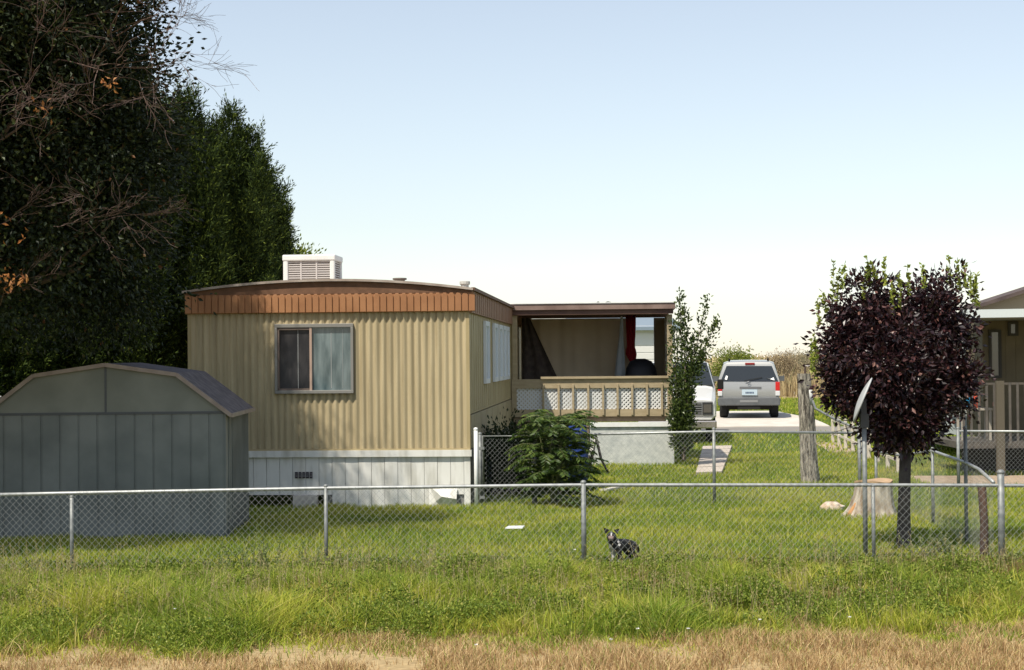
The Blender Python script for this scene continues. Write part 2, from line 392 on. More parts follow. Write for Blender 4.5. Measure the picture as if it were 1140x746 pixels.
    q = MB(); q.box(wx0 + .02, mid_, -.034, -.03, wz0 + .02, wz1 - .035, HM); q.build('screen', mat('screen_dark', (.012, .012, .015), (.06, .055, .055), rough=.35, scale=5, spec=.5, stretch=(1, 1, .3)), win)
    q = MB(); q.box(mid_, wx1 - .02, -.034, -.03, wz0 + .02, wz1 - .035, HM); q.build('pane', mat('pane_blue', (.05, .085, .095), (.17, .22, .23), rough=.12, scale=5, spec=.7, stretch=(1.6, 1, .35)), win)
    for px, wd in ((370, .008), (383, .004), (333, .007)):
        u = -W_ + (px - 209) / 73.3; MB().box(u, u + wd, -.038, -.0345, wz0 + .05, wz1 - .07, HM).build('glazing_bar', mat('bar_grey', (.35, .36, .36)), win)
    # --- narrow white windows on the long side
    wm = mat('white_vinyl', (.72, .75, .78), rough=.4)
    for s0, s1 in ((2.5, 3.35), (4.5, 5.3), (5.7, 6.5), (6.75, 7.5), (7.7, 8.5)):
        q = MB(); q.box(.004, .05, s0, s0 + .1, 1.82, 2.86, HM); q.box(.004, .05, s1 - .1, s1, 1.82, 2.86, HM); q.box(.004, .05, s0 + .1, s1 - .1, 2.78, 2.86, HM); q.box(.004, .05, s0 + .1, s1 - .1, 1.82, 1.9, HM)
        wn = q.build('window', wm, t)
        q = MB(); q.box(.006, .02, s0 + .1, s1 - .1, 1.9, 2.78, HM); q.build('curtain', mat('pale_curtain', (.5, .53, .56), rough=.6), wn)
    return t
mobile_home()

# things on the roof
wp = mat('white_paint', (.72, .72, .70), (.8, .8, .78), rough=.5, scale=5)
def cooler():
    v = 1.6; zb = 3.44
    c = HM @ Vector((-W_ / 2 - .3, v, zb)); t = thing('evaporative_cooler', c, 'white louvred evaporative cooler on top of the tan mobile home roof', 'cooler')
    hw = .375; M = HM @ Matrix.Translation((X(337, 27) - HO.x + .06, v, 0))
    b = MB()
    for (sx, sy) in ((-1, -1), (1, -1), (1, 1), (-1, 1)): b.box(sx * hw - .04, sx * hw + .04, sy * .33 - .04, sy * .33 + .04, zb - .02, zb + .40, M)
    b.box(-hw - .05, hw + .05, -.38, .38, zb + .375, zb + .475, M); b.box(-hw - .03, hw + .03, -.36, .36, zb - .02, zb + .05, M)
    b.build('cabinet', wp, t, bevel=.02)
    b = MB()
    for k in range(9):
        z = zb + .06 + k * .036
        b.box(-hw + .03, hw - .03, -.345, -.325, z, z + .02, M); b.box(hw - .005, hw + .015, -.3, .3, z, z + .02, M); b.box(-hw - .015, -hw + .005, -.3, .3, z, z + .02, M)
    for u in (-.13, .12): b.box(u - .012, u + .012, -.352, -.32, zb + .04, zb + .38, M)
    b.build('louvres', mat('cooler_grille', (.56, .52, .5), rough=.6), t)
    b = MB(); b.box(-hw + .03, hw - .03, -.31, .31, zb + .03, zb + .38, M); b.build('pad', mat('cooler_pad', (.30, .25, .22), (.4, .36, .32), scale=20), t)
cooler()
def roof_vent(px, py0, py1, wpx, v, label, m):
    Y = 25.3 + v; p = at(px, py1, Y); r = wpx / 2 / F * Y; h = (py1 - py0) / F * Y
    t = thing('roof_vent', p, label, 'vent')
    MB().tube([p - Vector((0, 0, .12)), p + Vector((0, 0, h * .55))], r * .75, 12).build('pipe', m, t)
    MB().tube([p + Vector((0, 0, h * .5)), p + Vector((0, 0, h * .6)), p + Vector((0, 0, h * .95)), p + Vector((0, 0, h))], [r * .9, r, r, r * .8], 12).build('cap', m, t)
roof_vent(517.5, 313, 321, 12, .6, 'pale round vent cap at the roof corner of the tan mobile home', mat('vent_pale', (.5, .49, .45), rough=.5))
roof_vent(445, 309.5, 314, 16, 4.5, 'low flat dark vent at the middle of the arched mobile home roof', mat('vent_brown', (.16, .13, .11), rough=.6))
roof_vent(532, 322.5, 330, 2.5, 2.5, 'thin pipe vent sticking up behind the roof corner', mat('vent_pipe', (.12, .1, .09), rough=.6))

# ================================================================ PORCH
def porch():
    wood = mat('porch_wood', (.34, .27, .165), (.41, .33, .21), rough=.75, scale=6, stretch=(1, 1, 3))
    dwood = mat('old_wood', (.20, .15, .10), (.28, .21, .15), rough=.8, scale=6)
    t = thing('covered_porch', HM @ Vector((1.7, 9.5, 0)), 'covered wooden porch with white lattice railing and flat roof, attached behind the tan mobile home', 'porch')
    v0, v1 = 9.5, 12.7; Wd = 3.32
    sc_ = 53.6
    zz = lambda py, px=650: Z(py, 34.8, px)
    deck = MB(); deck.box(.05, Wd, v0 + .02, v1, zz(464) - .1, zz(464), HM); deck.build('deck', dwood, t)
    # roof
    r = MB(); r.box(-.12, Wd + .08, v0 - .15, v1 + .2, zz(345), zz(338.5), HM); r.build('roof', mat('porch_roof', (.17, .11, .09), (.26, .18, .15), scale=3), t)
    MB().box(-.12, Wd + .09, v0 - .17, v1 + .2, zz(338.5) + .003, zz(338.5) + .022, HM).build('flashing', wp, t)
    bmt = mat('porch_beam', (.10, .05, .04), (.13, .07, .05), scale=4)
    MB().box(-.05, Wd + .04, v0 - .1, v0 - .02, zz(350.5), zz(345) - .003, HM).build('beam', bmt, t); MB().box(-.05, Wd, v1 - .1, v1, zz(350.5), zz(345) - .003, HM).build('beam', bmt, t)
    r = MB()
    for k in np.arange(v0 + .3, v1 - .2, .4): r.box(0, Wd, k, k + .05, zz(348.5), zz(345) - .003, HM)
    r.build('rafters', mat('rafter', (.16, .11, .08)), t)
    # posts
    for (u, v, wd) in ((Wd - .09, v0 + .02, .11), (.04, v0 - .02, .10), (Wd - .10, v1 - .1, .1)):
        MB().box(u, u + wd, v, v + .1, zz(465) if v > 10 or u > 1 else zz(432), zz(351), HM).build('post', wood, t)
    # back wall (canvas coloured) and side wall on the right
    tarp = mat('canvas', (.56, .48, .35), (.66, .57, .42), rough=.9, scale=1.2, bump=.3, bscale=4)
    back = MB(); ub = 2.6
    n = 40; us = np.linspace(.04, ub, n)
    va = [tuple(HM @ Vector((u, v1 - .18 + .025 * math.sin(u * 9) + .02 * math.sin(u * 23), z))) for u in us for z in (zz(464), zz(351))]
    back.add(va, [(2 * i, 2 * i + 2, 2 * i + 3, 2 * i + 1) for i in range(n - 1)]); back.build('canvas_wall', tarp, t, smooth=True)
    side = MB(); side.box(Wd - .06, Wd - .03, v0 + .9, v1 - .1, zz(464), zz(351), HM); side.build('side_wall', mat('porch_side', (.42, .35, .23), (.48, .41, .27), scale=3), t)
    MB().box(3.02, Wd - .1, v1 - .14, v1 - .1, zz(464), zz(351), HM).build('back_post', mat('back_post', (.28, .23, .15)), t)
    MB().box(ub, 3.02, v1 - .13, v1 - .1, zz(464), zz(431), HM).build('back_panel', mat('back_panel', (.3, .27, .2)), t)
    # dark hanging sheet in the left corner, falling in a slanting fold
    sh = MB(); pts = []
    for i in range(9):
        tt = i / 8; zt = zz(351) * (1 - tt) + (zz(424)) * tt
        for j in range(9):
            pts.append(HM @ Vector((.12 + (.18 + .62 * tt) * j / 8, 11.4 + .07 * math.sin(j * 1.9 + i * .4), zt)))
    sh.add([tuple(p) for p in pts], [(i * 9 + j, (i + 1) * 9 + j, (i + 1) * 9 + j + 1, i * 9 + j + 1) for i in range(8) for j in range(8)])
    sh.build('hanging_sheet', mat('dark_sheet', (.05, .04, .035), (.08, .065, .055), rough=.9, scale=9), t, smooth=True)
    # railing: cap, upper board, lattice, lower board, balusters
    rail_u0 = .62
    q = MB(); q.box(rail_u0, Wd + .02, v0 - .10, v0 + .04, zz(421.5), zz(419), HM); q.build('rail_cap', wood, t)
    q = MB(); q.box(.02, Wd, v0 - .05, v0 - .01, zz(432), zz(421.5) - .003, HM); q.build('rail_board', wood, t)
    q = MB(); q.box(.02, Wd, v0 - .05, v0 - .01, zz(463.5), zz(455.5), HM); q.build('rail_board', wood, t)
    for ua in (.02, Wd - .1): MB().box(ua, ua + .1, v0 - .06, v0 - .01, zz(456), zz(432), HM).build('rail_end', wood, t)
    for px in (604, 621, 637, 653.7, 670, 686, 702, 718.5, 734.7):
        u = (px - 568) / sc_
        q = MB(); q.box(u - .022, u + .022, v0 - .095, v0 - .052, zz(462), zz(427.5), HM); q.build('baluster', wood, t, bevel=.004)
    lat = MB(); za, zb = zz(456), zz(431.5); A = []; B = []
    hgt = zb - za; p = .085
    for fam in (0, 1):
        for s_ in np.arange(.1 - hgt, Wd, p):
            pts = []
            for (ua, zza, ub_, zzb) in ([(s_, za, s_ + hgt, zb)] if fam == 0 else [(s_ + hgt, za, s_, zb)]):
                # clip in u
                lo, hi = .1, Wd - .08
                f = lambda u: zza + (zzb - zza) * (u - ua) / (ub_ - ua)
                a0, a1 = max(min(ua, ub_), lo), min(max(ua, ub_), hi)
                if a1 - a0 > .02:
                    yo = v0 - .006 + fam * .008
                    lat.bar(HM @ Vector((a0, yo, f(a0))), HM @ Vector((a1, yo, f(a1))), .007, .034)
    lat.build('lattice', mat('lattice_white', (.70, .70, .68), rough=.5), t)
    # skirt and painted shade below the deck
    wsk = mat('porch_skirt', (.42, .44, .43), (.60, .61, .58), rough=.7, scale=9, bump=.3, contrast=(.3, .7))
    u0 = (655 - 568) / sc_
    q = MB(); q.box(u0, Wd + .03, v0 - .03, v0 + .0, .0, zz(475), HM); q.box(Wd, Wd + .03, v0, v1, 0, zz(475), HM)
    q.build('skirt_panel', wsk, t)
    q = MB(); q.box(u0, Wd + .05, v0 - .07, v0 + .0, zz(475), zz(470), HM); q.build('skirt_cap', wp, t)
    q = MB(); q.box(.05, u0, v0 + .3, v0 + .33, 0, zz(468), HM); q.build('porch_shade', mat('porch_shade', (.07, .055, .045), (.1, .08, .06), scale=5), t)  # recessed dark sheet in place of the shade under the open deck
    for u in (.1, .9, 1.5): MB().box(u, u + .1, v0 + .05, v0 + .15, 0, zz(468) + .02, HM).build('deck_post', dwood, t)
porch()
pY = 37.2
# red curtain, knotted low
def curtain():
    t0 = at(702, 350, pY); b = MB(); rows = []
    prof = [(350, 697, 708), (362, 697.5, 708), (375, 698, 707.5), (386, 698.5, 706.5), (389, 697.5, 708), (394, 697, 709), (399, 699.5, 708.5), (404, 702.5, 707)]
    for k, (py, x0, x1) in enumerate(prof):
        for j in range(13):
            p = at(x0 + (x1 - x0) * j / 12, py, pY); p.y += .045 * math.sin(j * 1.6 + k * .1); rows.append(tuple(p))
    n = len(prof)
    b.add(rows, [(i * 13 + j, (i + 1) * 13 + j, (i + 1) * 13 + j + 1, i * 13 + j + 1) for i in range(n - 1) for j in range(12)])
    o = b.build('curtain', mat('red_cloth', (.33, .012, .02), (.24, .008, .015), rough=.85, scale=20), smooth=True)
    o.modifiers.new('s', 'SOLIDIFY').thickness = .012
    tag(o, 'dark red curtain knotted near its lower end, hanging in the porch opening', 'curtain')
curtain()
def folded_parasol():
    base = at(691, 464, 37.0); t = thing('folded_parasol', base, 'closed pale blue parasol standing against the porch back wall beside the red curtain', 'parasol')
    zf = base.z
    MB().tube([base, at(692, 352, 37.0)], .02, 8).build('pole', wp, t)
    m = mat('parasol_blue', (.42, .5, .55), (.5, .57, .62), rough=.8, scale=6)
    a = at(692.3, 354, 37.0); c = at(690.5, 420, 37.0); pts = [a, a.lerp(c, .3), a.lerp(c, .7), c]
    MB().tube(pts, [.03, .05, .1, .13], 7).build('canopy', m, t)
    MB().box(base.x - .2, base.x + .2, base.y - .2, base.y + .2, zf, zf + .06).build('base', mat('grey_base', (.2, .2, .2)), t)
folded_parasol()
def grill():
    c = at(714, 464, 36.2); t = thing('covered_grill', c, 'barbecue under a black cover on the porch, behind the railing', 'grill')
    b = MB(); rr = []
    prof = [(0, .30, .25), (.35, .32, .27), (.75, .30, .26), (.9, .27, .22), (1.02, .2, .15), (1.07, .08, .06)]
    for z, a, bb in prof:
        for j in range(20):
            th = 2 * math.pi * j / 20; k = 1 + .04 * math.sin(5 * th + z * 4); rr.append((c.x + math.copysign(abs(math.cos(th)) ** .7, math.cos(th)) * a * 1.15 * k, c.y + math.copysign(abs(math.sin(th)) ** .7, math.sin(th)) * bb * k, c.z + z * 1.17))
    b.add(rr, [(i * 20 + j, i * 20 + (j + 1) % 20, (i + 1) * 20 + (j + 1) % 20, (i + 1) * 20 + j) for i in range(5) for j in range(20)]); b.F.append((np.array([[100 + j for j in range(20)]]), 0))
    b.build('cover', mat('black_cover', (.012, .013, .018), rough=.55), t, smooth=True)
    for sx in (-.3, .3): MB().tube([(c.x + sx, c.y - .2, c.z + .05), (c.x + sx, c.y + .2, c.z + .05)], .05, 10).build('wheel', mat('rubber', (.02, .02, .02)), t)
grill()
# black tarpaulin bundles on the porch roof
for i, (px, wd) in enumerate(((666, 5), (677, 11))):
    p = at(px, 338.3, 35.6); b = MB(); b.sphere((p.x, p.y, p.z - .01), (wd / 2 / 52.5, .2, .06), 12, 6, jit=.25)
    tag(b.build('tarpaulin_bundle', mat('black_tarp', (.02, .02, .02), rough=.6), smooth=True), ('small dark bundle lying on the porch roof left of a bigger one', 'bigger dark bundle lying on the porch roof')[i], 'bundle')

# ================================================================ SHED
def shed():
    m = mat('shed_paint', (.115, .13, .125), (.175, .19, .18), rough=.5, scale=2, spec=.4); gm = mat('shed_gable', (.14, .15, .125), (.19, .20, .17), rough=.5, scale=2)
    seam = mat('shed_seam', (.08, .085, .09), rough=.6)
    roofm = mat('shed_roof', (.085, .075, .08), (.17, .15, .15), rough=.85, scale=9, bump=.4)
    Y0 = 21.2; cx = X(118, Y0, 500); cz = 0
    ang = R(2.2); SM = Matrix.Translation((cx, Y0, 0)) @ Matrix.Rotation(ang, 4, 'Z')
    t = thing('garden_shed', (cx, Y0 + 1.2, 0), 'grey metal garden shed with barn shaped roof in the shade of the trees', 'shed')
    hw = 132 / 88.2; D = 2.4
    zw = Z(460, Y0, 118); zk = Z(419.5, Y0, 118); zp = Z(408, Y0, 118); kn = 79 / 88.2
    b = MB(); rib = 20.6 / 88.2
    k = -hw; 
    while k < hw - .01:
        k1 = min(k + rib, hw)
        b.box(k + .008, k1 - .02, -.012, .0, .03, zw - .02, SM); b.box(k1 - .02, k1 + .008, .0, .012, .03, zw - .02, SM); k = k1
    b.build('front_wall', m, t)
    g = MB(); g.prism([(-hw, zw), (hw, zw), (kn + .0, zk), (0, zp), (-kn, zk)], -.008, .012, SM); g.build('gable', gm, t)
    s_ = MB(); s_.box(-hw, hw, -.024, -.009, zw - .02, zw + .012, SM); s_.box(-.012, .012, -.016, -.009, zw + .012, zp - .01, SM); s_.build('seam_trim', seam, t)
    for sg in (1, -1):
        w_ = MB(); k = .03
        while k < D:
            xo = hw + (.012 if int(round(k / .06)) % 2 else .0); w_.box(min(sg * (hw - .012), sg * xo), max(sg * (hw - .012), sg * xo), k, k + .0599, .03, zw - .02, SM); k += .06
        w_.build('side_wall', m, t)
    MB().box(-hw, hw, D - .01, D, .03, zw, SM).build('back_wall', m, t)
    MB().prism([(-hw, zw), (hw, zw), (kn, zk), (0, zp), (-kn, zk)], D - .02, D, SM).build('back_gable', m, t)
    r = MB(); ov = .06; th = .03
    def pl(x0, z0, x1, z1):
        v = [tuple(SM @ Vector((x, y, z + dz))) for dz in (0.012, .012 + th) for (x, z) in ((x0, z0), (x1, z1)) for y in (-.05, D + .05)]
        r.add(v, [(0, 1, 3, 2), (4, 6, 7, 5), (0, 2, 6, 4), (1, 5, 7, 3), (0, 4, 5, 1), (2, 3, 7, 6)])
    sl = (zk - zw) / (hw - kn)
    pl(hw + .07, zw - .07 * sl, kn, zk); pl(kn, zk, 0, zp); pl(0, zp, -kn, zk); pl(-kn, zk, -hw - .07, zw - .07 * sl)
    r.build('roof', roofm, t)
    e = MB()
    P = [(hw + .08, zw - .08 * sl), (kn, zk), (0, zp), (-kn, zk), (-hw - .08, zw - .08 * sl)]
    for (a, bb) in zip(P[:-1], P[1:]): e.bar(SM @ Vector((a[0], -.055, a[1] + .02)), SM @ Vector((bb[0], -.055, bb[1] + .02)), .02, .05)
    e.bar(SM @ Vector((hw + .085, -.05, zw - .08 * sl + .02)), SM @ Vector((hw + .085, D + .05, zw - .08 * sl + .02)), .03, .05)
    e.build('roof_edge', mat('shed_edge', (.24, .19, .16), (.32, .26, .22), rough=.6, scale=6), t)
    MB().box(-hw - .02, hw + .02, -.02, D + .02, 0, .03, SM).build('base', seam, t)
shed()

# ================================================================ FENCES
def link_mesh(mb, a, b, z0, z1, zb0=None, zb1=None, pitch=.072, r=.0013, off=0.0):
    """diamond mesh between a and b; z0 bottom, z1 top (z1 may be (za,zb) sloping)"""
    a = np.array(a[:2]); b = np.array(b[:2]); L = np.linalg.norm(b - a); d = (b - a) / L; nrm = np.array([-d[1], d[0]])
    za, zb = z1 if hasattr(z1, '__len__') else (z1, z1); hmax = max(za, zb) - z0; A = []; B = []
    top = lambda s: za + (zb - za) * s / L
    sl = 1.0
    for fam in (1, -1):
        for s in np.arange(-hmax, L + hmax, pitch):
            # param: pos along = s + fam*q , z = z0+q
            q = np.array([0, hmax]); n = 24; qs = np.linspace(0, hmax, n); u = s + fam * qs * .95; z = z0 + qs
            ok = (u >= 0) & (u <= L) & (z <= top(np.clip(u, 0, L)) + .035)
            if ok.sum() < 2: continue
            i0, i1 = np.where(ok)[0][[0, -1]]
            jit = rng.normal(0, .002)
            for (pa, pb) in ((i0, (i0 + i1) // 2), ((i0 + i1) // 2, i1)):
                if pb <= pa: continue
                oo = off + fam * r * 1.2
                A.append((*(a + d * (u[pa] + jit) + nrm * oo), z[pa])); B.append((*(a + d * (u[pb] + jit) + nrm * oo), z[pb]))
    mb.wires(A, B, r)
def post(x, y, z0, z1, r, parent, m=metal, name='post', cap=True, k=10):
    o = MB().tube([(x, y, z0 - .1), (x, y, z1)], r, k).build(name, m, parent, smooth=True)
    if cap:
        MB().sphere((x, y, z1), (r * 1.15, r * 1.15, r * .9), 10, 6).build('cap', m, o, smooth=True)
    return o
FY = 17.8
def front_fence():
    t = thing('chain_link_fence', (0, FY, 0), 'low galvanised chain link fence along the weedy front of the yard', 'fence')
    zt = Z(541, FY, 650)
    # rail follows the photographed run: nearly straight, pieces joined at posts
    rp = [(-60, 552), (80, 549), (363, 543.5), (650, 540), (972, 540), (1115, 540.5), (1230, 541)]
    pts = [at(px, py, FY) for px, py in rp]
    MB().tube(pts, .019, 8).build('top_rail', rail_m, t, smooth=True)
    ms = MB()
    for a, b in zip(pts[:-1], pts[1:]): link_mesh(ms, a, b, .02, (a.z, b.z), off=-.022)
    ms.build('chain_link_mesh', wire_m, t)
    for px, top in ((80, 553), (363, 541), (650, 537), (972.6, 541)):
        post(X(px, FY, 600), FY + .0, 0, Z(top, FY, px) + .0, .021 if px != 650 else .028, t)
    post(X(1115, FY, 600), FY, 0, Z(526, FY, 1115), .037, t)
    MB().tube([at(-60, 556, FY) + Vector((0, 0, -.88)), at(1230, 556, FY) + Vector((0, 0, -.88))], .003, 4).build('tension_wire', wire_m, t)
    return pts
front_fence()
BY = 25.5
def back_fence():
    t = thing('chain_link_fence', (X(760, BY), BY, 0), 'chain link cross fence from the yard gate past the porch to the dark red tree', 'fence')
    pts = [at(596, 485, BY), at(795, 480.5, BY), at(957, 482, BY)]
    MB().tube(pts, .019, 8).build('top_rail', rail_m, t, smooth=True)
    ms = MB()
    for a, b in zip(pts[:-1], pts[1:]): link_mesh(ms, a, b, .02, (a.z, b.z), off=-.022)
    ms.build('chain_link_mesh', wire_m, t)
    for px, top in ((620, 486), (795, 477.5)): post(X(px, BY, 520), BY, 0, Z(top, BY, px), .026, t)
    post(X(957, BY, 520), BY, 0, 1.2, .03, t)
    # gate
    g = thing('gate', (X(565, BY), BY - .15, 0), 'chain link yard gate at the front corner of the tan mobile home', 'gate')
    x0, x1 = X(538, BY - .15, 520), X(593, BY - .15, 520); yy = BY - .15
    z1, z0 = Z(485.5, yy, 560), Z(566, yy, 560)
    MB().tube([(x0, yy, z0), (x0, yy, z1), (x1, yy, z1), (x1, yy, z0), (x0, yy, z0)], .018, 8).build('frame', metal, g, smooth=True)
    ms = MB(); link_mesh(ms, (x0, yy), (x1, yy), z0, z1 - .04); ms.build('chain_link_mesh', wire_m, g)
    post(X(534.5, yy, 520), yy, 0, Z(483, yy, 535), .028, g, name='hinge_post'); post(X(596, yy, 520), yy, 0, Z(484, yy, 596), .026, g, name='latch_post')
    for za in (z1 - .2, z0 + .15): MB().box(x0 - .06, x0 + .02, yy - .03, yy + .03, za, za + .04).build('hinge', metal, g)
    p = thing('white_pipe', (X(530, 25.1, 520), 25.1, 0), 'white painted pipe post at the corner of the skirting', 'post')
    MB().tube([(X(530, 25.1, 520), 25.1, -.1), (X(530, 25.1, 520), 25.1, Z(478, 25.1, 530))], .03, 10).build('pipe', wp, p, smooth=True)
    MB().sphere((X(530, 25.1, 520), 25.1, Z(478, 25.1, 530)), (.036, .036, .03), 10, 6).build('cap', wp, p, smooth=True)
back_fence()
def side_fence():
    t = thing('chain_link_fence', (X(1105, 18.2), 21, 0), 'sagging chain link side fence running back beside the dark red tree', 'fence')
    ys = [18.0, 19.7, 21.9, 23.8, 25.4]
    pxs = [1106, 1075, 1038, 1003, 975]; tops = [537, 515, 502, 507, 503]
    P = [at(px, ty, y) for px, ty, y in zip(pxs, tops, ys)]
    MB().tube([P[0], P[0].lerp(P[1], .5) + Vector((0, 0, .03)), P[1], P[2], P[3], P[4]], .02, 8).build('top_rail', rail_m, t, smooth=True)
    ms = MB()
    for a, b in zip(P[:-1], P[1:]): link_mesh(ms, a, b, .02, (a.z, b.z), r=.0012)
    ms.build('chain_link_mesh', mat('pale_wire', (.34, .34, .33), rough=.6, metal=.1), t)
    for i, p in enumerate(P):
        if i == 0: continue
        post(p.x, p.y, 0, (p.z + .03) if i != 1 else Z(476, ys[1], 1075), .022, t)
    # leaning loose rail from the log post down to the corner
    o = thing('fallen_rail', at(905, 450, 29.3), 'loose galvanised rail leaning down from the weathered log post', 'rail')
    MB().tube([at(903, 442, 29.35), at(908, 455, 28.7), at(930, 467, 27.2), at(951, 476, 25.8)], .02, 8).build('rail', metal, o, smooth=True)
    MB().tube([at(901, 434, 29.36), at(903, 450, 29.36)], .05, 8).build('sleeve', mat('pale_pipe', (.5, .5, .48), rough=.5), o, smooth=True)
side_fence()
def neighbour_fence():
    Y = 27.8; t = thing('chain_link_fence', (X(1110, Y), Y, 0), 'neighbour\'s chain link fence in front of the brown deck', 'fence')
    a, b = at(1068, 480, Y), at(1260, 481, Y)
    MB().tube([a, b], .019, 8).build('top_rail', rail_m, t, smooth=True)
    ms = MB(); link_mesh(ms, a, b, .02, (a.z, b.z)); ms.build('chain_link_mesh', wire_m, t)
    for px, tp in ((1067, 477), (1190, 480)): post(X(px, Y, 520), Y, 0, Z(tp, Y, px), .028, t)
    # row of short white stakes edging the neighbour's ground
    k = thing('stake_fence', (7.6, 38, 0), 'row of short pale stakes edging the dirt strip behind the log post', 'fence')
    sm = mat('pale_stake', (.55, .5, .42), (.65, .6, .52), scale=8)
    for i in range(9):
        tt = i / 8; y = 43 - 11.5 * tt; x = X(927, 43, 480) * (1 - tt) + X(1000, 31.5, 500) * tt
        MB().box(x - .035, x + .035, y - .03, y + .03, -.05, .72).build('stake', sm, k)
    for z in (.25, .58): MB().bar((X(927, 43, 480), 43.03, z), (X(1000, 31.5, 500), 31.53, z), .02, .05).build('rail', sm, k)
neighbour_fence()

# weathered log post
def log_post():
    Y = 29.4; t = thing('log_post', (X(902, Y, 540), Y, 0), 'thick weathered grey log post standing in the lawn by the leaning rail', 'post')
    m = bpy.data.materials.new('weathered_log'); m.use_nodes = True; n = m.node_tree.nodes; l = m.node_tree.links; b = n['Principled BSDF']; b.inputs['Roughness'].default_value = .9
    tc = n.new('ShaderNodeTexCoord'); mp = n.new('ShaderNodeMapping'); mp.inputs['Scale'].default_value = (9, 9, 1.6); l.new(tc.outputs['Object'], mp.inputs[0])
    no = n.new('ShaderNodeTexNoise'); no.inputs['Scale'].default_value = 3; no.inputs['Detail'].default_value = 8; no.inputs['Roughness'].default_value = .7; l.new(mp.outputs[0], no.inputs[0])
    r = n.new('ShaderNodeValToRGB'); r.color_ramp.elements[0].position = .42; r.color_ramp.elements[1].position = .62; r.color_ramp.elements[0].color = (.06, .05, .04, 1); r.color_ramp.elements[1].color = (.5, .45, .37, 1)
    l.new(no.outputs[0], r.inputs[0]); l.new(r.outputs[0], b.inputs['Base Color'])
    bn = n.new('ShaderNodeBump'); bn.inputs['Distance'].default_value = .04; l.new(no.outputs[0], bn.inputs['Height']); l.new(bn.outputs[0], b.inputs['Normal'])
    mb = MB(); k = 20; rows = []; N = 22
    p0 = at(903, 545, Y); p1 = at(895, 416, Y)
    for i in range(N + 1):
        tt = i / N; c = p0.lerp(p1, tt)
        for j in range(k):
            a = 2 * math.pi * j / k; rr = (.155 - .05 * tt + .035 * math.exp(-tt * 12)) * (1 + .10 * math.sin(4 * a + tt * 3) + .05 * math.sin(9 * a - tt * 7) + random.uniform(-.03, .03))
            rows.append((c.x + math.cos(a) * rr, c.y + math.sin(a) * rr, c.z if i else -.05))
    mb.add(rows, [(i * k + j, i * k + (j + 1) % k, (i + 1) * k + (j + 1) % k, (i + 1) * k + j) for i in range(N) for j in range(k)]); mb.F.append((np.array([[N * k + j for j in range(k)]]), 0))
    mb.build('log', m, t, smooth=False)
    MB().tube([at(896, 417, Y), at(896.5, 408, Y)], .018, 6).build('spike', mat('rusty', (.08, .05, .04)), t)
log_post()

# satellite dish on its pole
def dish():
    Y = 18.4; x = X(963.5, Y, 600); t = thing('satellite_dish', (x, Y, 0), 'grey satellite dish seen edge on, on a pole behind the front fence', 'satellite dish')
    zt = Z(466, Y, 963)
    MB().tube([(x, Y, -.1), (x, Y, zt)], .027, 10).build('pole', metal, t, smooth=True)
    a = at(950.5, 471, Y); b_ = at(971, 421, Y); c = (a + b_) / 2
    ax = (b_ - a).normalized(); R_ = (b_ - a).length / 2; nrm = Vector((-ax.z, 0, ax.x)).normalized()       # dish opening faces upper left
    if nrm.x > 0: nrm = -nrm
    nrm = (nrm + Vector((0, .196, 0))).normalized(); ax = (ax - nrm * ax.dot(nrm)).normalized(); ay = nrm.cross(ax)
    mb = MB(); rows = []
    for i in range(9):
        rr = R_ * i / 8; dep = -.045 * (i / 8) ** 2 + .01
        for j in range(28):
            th = 2 * math.pi * j / 28; p = c + ax * rr * math.cos(th) + ay * rr * .92 * math.sin(th) + nrm * dep * 1.0 + nrm * .03; rows.append(tuple(p))
    mb.add(rows, [(i * 28 + j, i * 28 + (j + 1) % 28, (i + 1) * 28 + (j + 1) % 28, (i + 1) * 28 + j) for i in range(8) for j in range(28)])
    o = mb.build('reflector', mat('dish_grey', (.38, .39, .39), (.44, .45, .45), rough=.5, scale=5), t, smooth=True); o.modifiers.new('s', 'SOLIDIFY').thickness = .014
    back = c + nrm * .0
    MB().bar(back, (x, Y, zt - .03), .06, .05).bar((x, Y, zt - .10), (x, Y, zt + .05), .09, .08).build('bracket', mat('bracket_dark', (.06, .06, .06)), t)
dish()

# ================================================================ VEHICLES
def loft(stations, name, m, parent, M, bevel=.02, sub=1):
    """stations: list of half sections [(l, w, z)...] bottom to top centre; mirrored across w"""
    mb = MB(); K = len(stations[0]); full = []
    for s in stations:
        ring = [(w, l, z) for (l, w, z) in s] + [(-w, l, z) for (l, w, z) in s[::-1]]
        full += [tuple(M @ Vector(p)) for p in ring]
    n = 2 * K; N = len(stations)
    mb.add(full, [(i * n + j, i * n + (j + 1) % n, (i + 1) * n + (j + 1) % n, (i + 1) * n + j) for i in range(N - 1) for j in range(n)])
    # caps as strips between mirrored points
    for base, flip in ((0, 0), ((N - 1) * n, 1)):
        for j in range(K - 1):
            q = [base + j, base + j + 1, base + n - 2 - j, base + n - 1 - j]
            if flip: q = q[::-1]
            mb.F.append((np.array([q]), 0))
    o = mb.build(name, m, parent, smooth=True, fix=True)
    if bevel: b = o.modifiers.new('b', 'BEVEL'); b.width = bevel; b.segments = 2; b.limit_method = 'ANGLE'; b.angle_limit = R(25)
    o.modifiers.new('w', 'WEIGHTED_NORMAL')
    return o
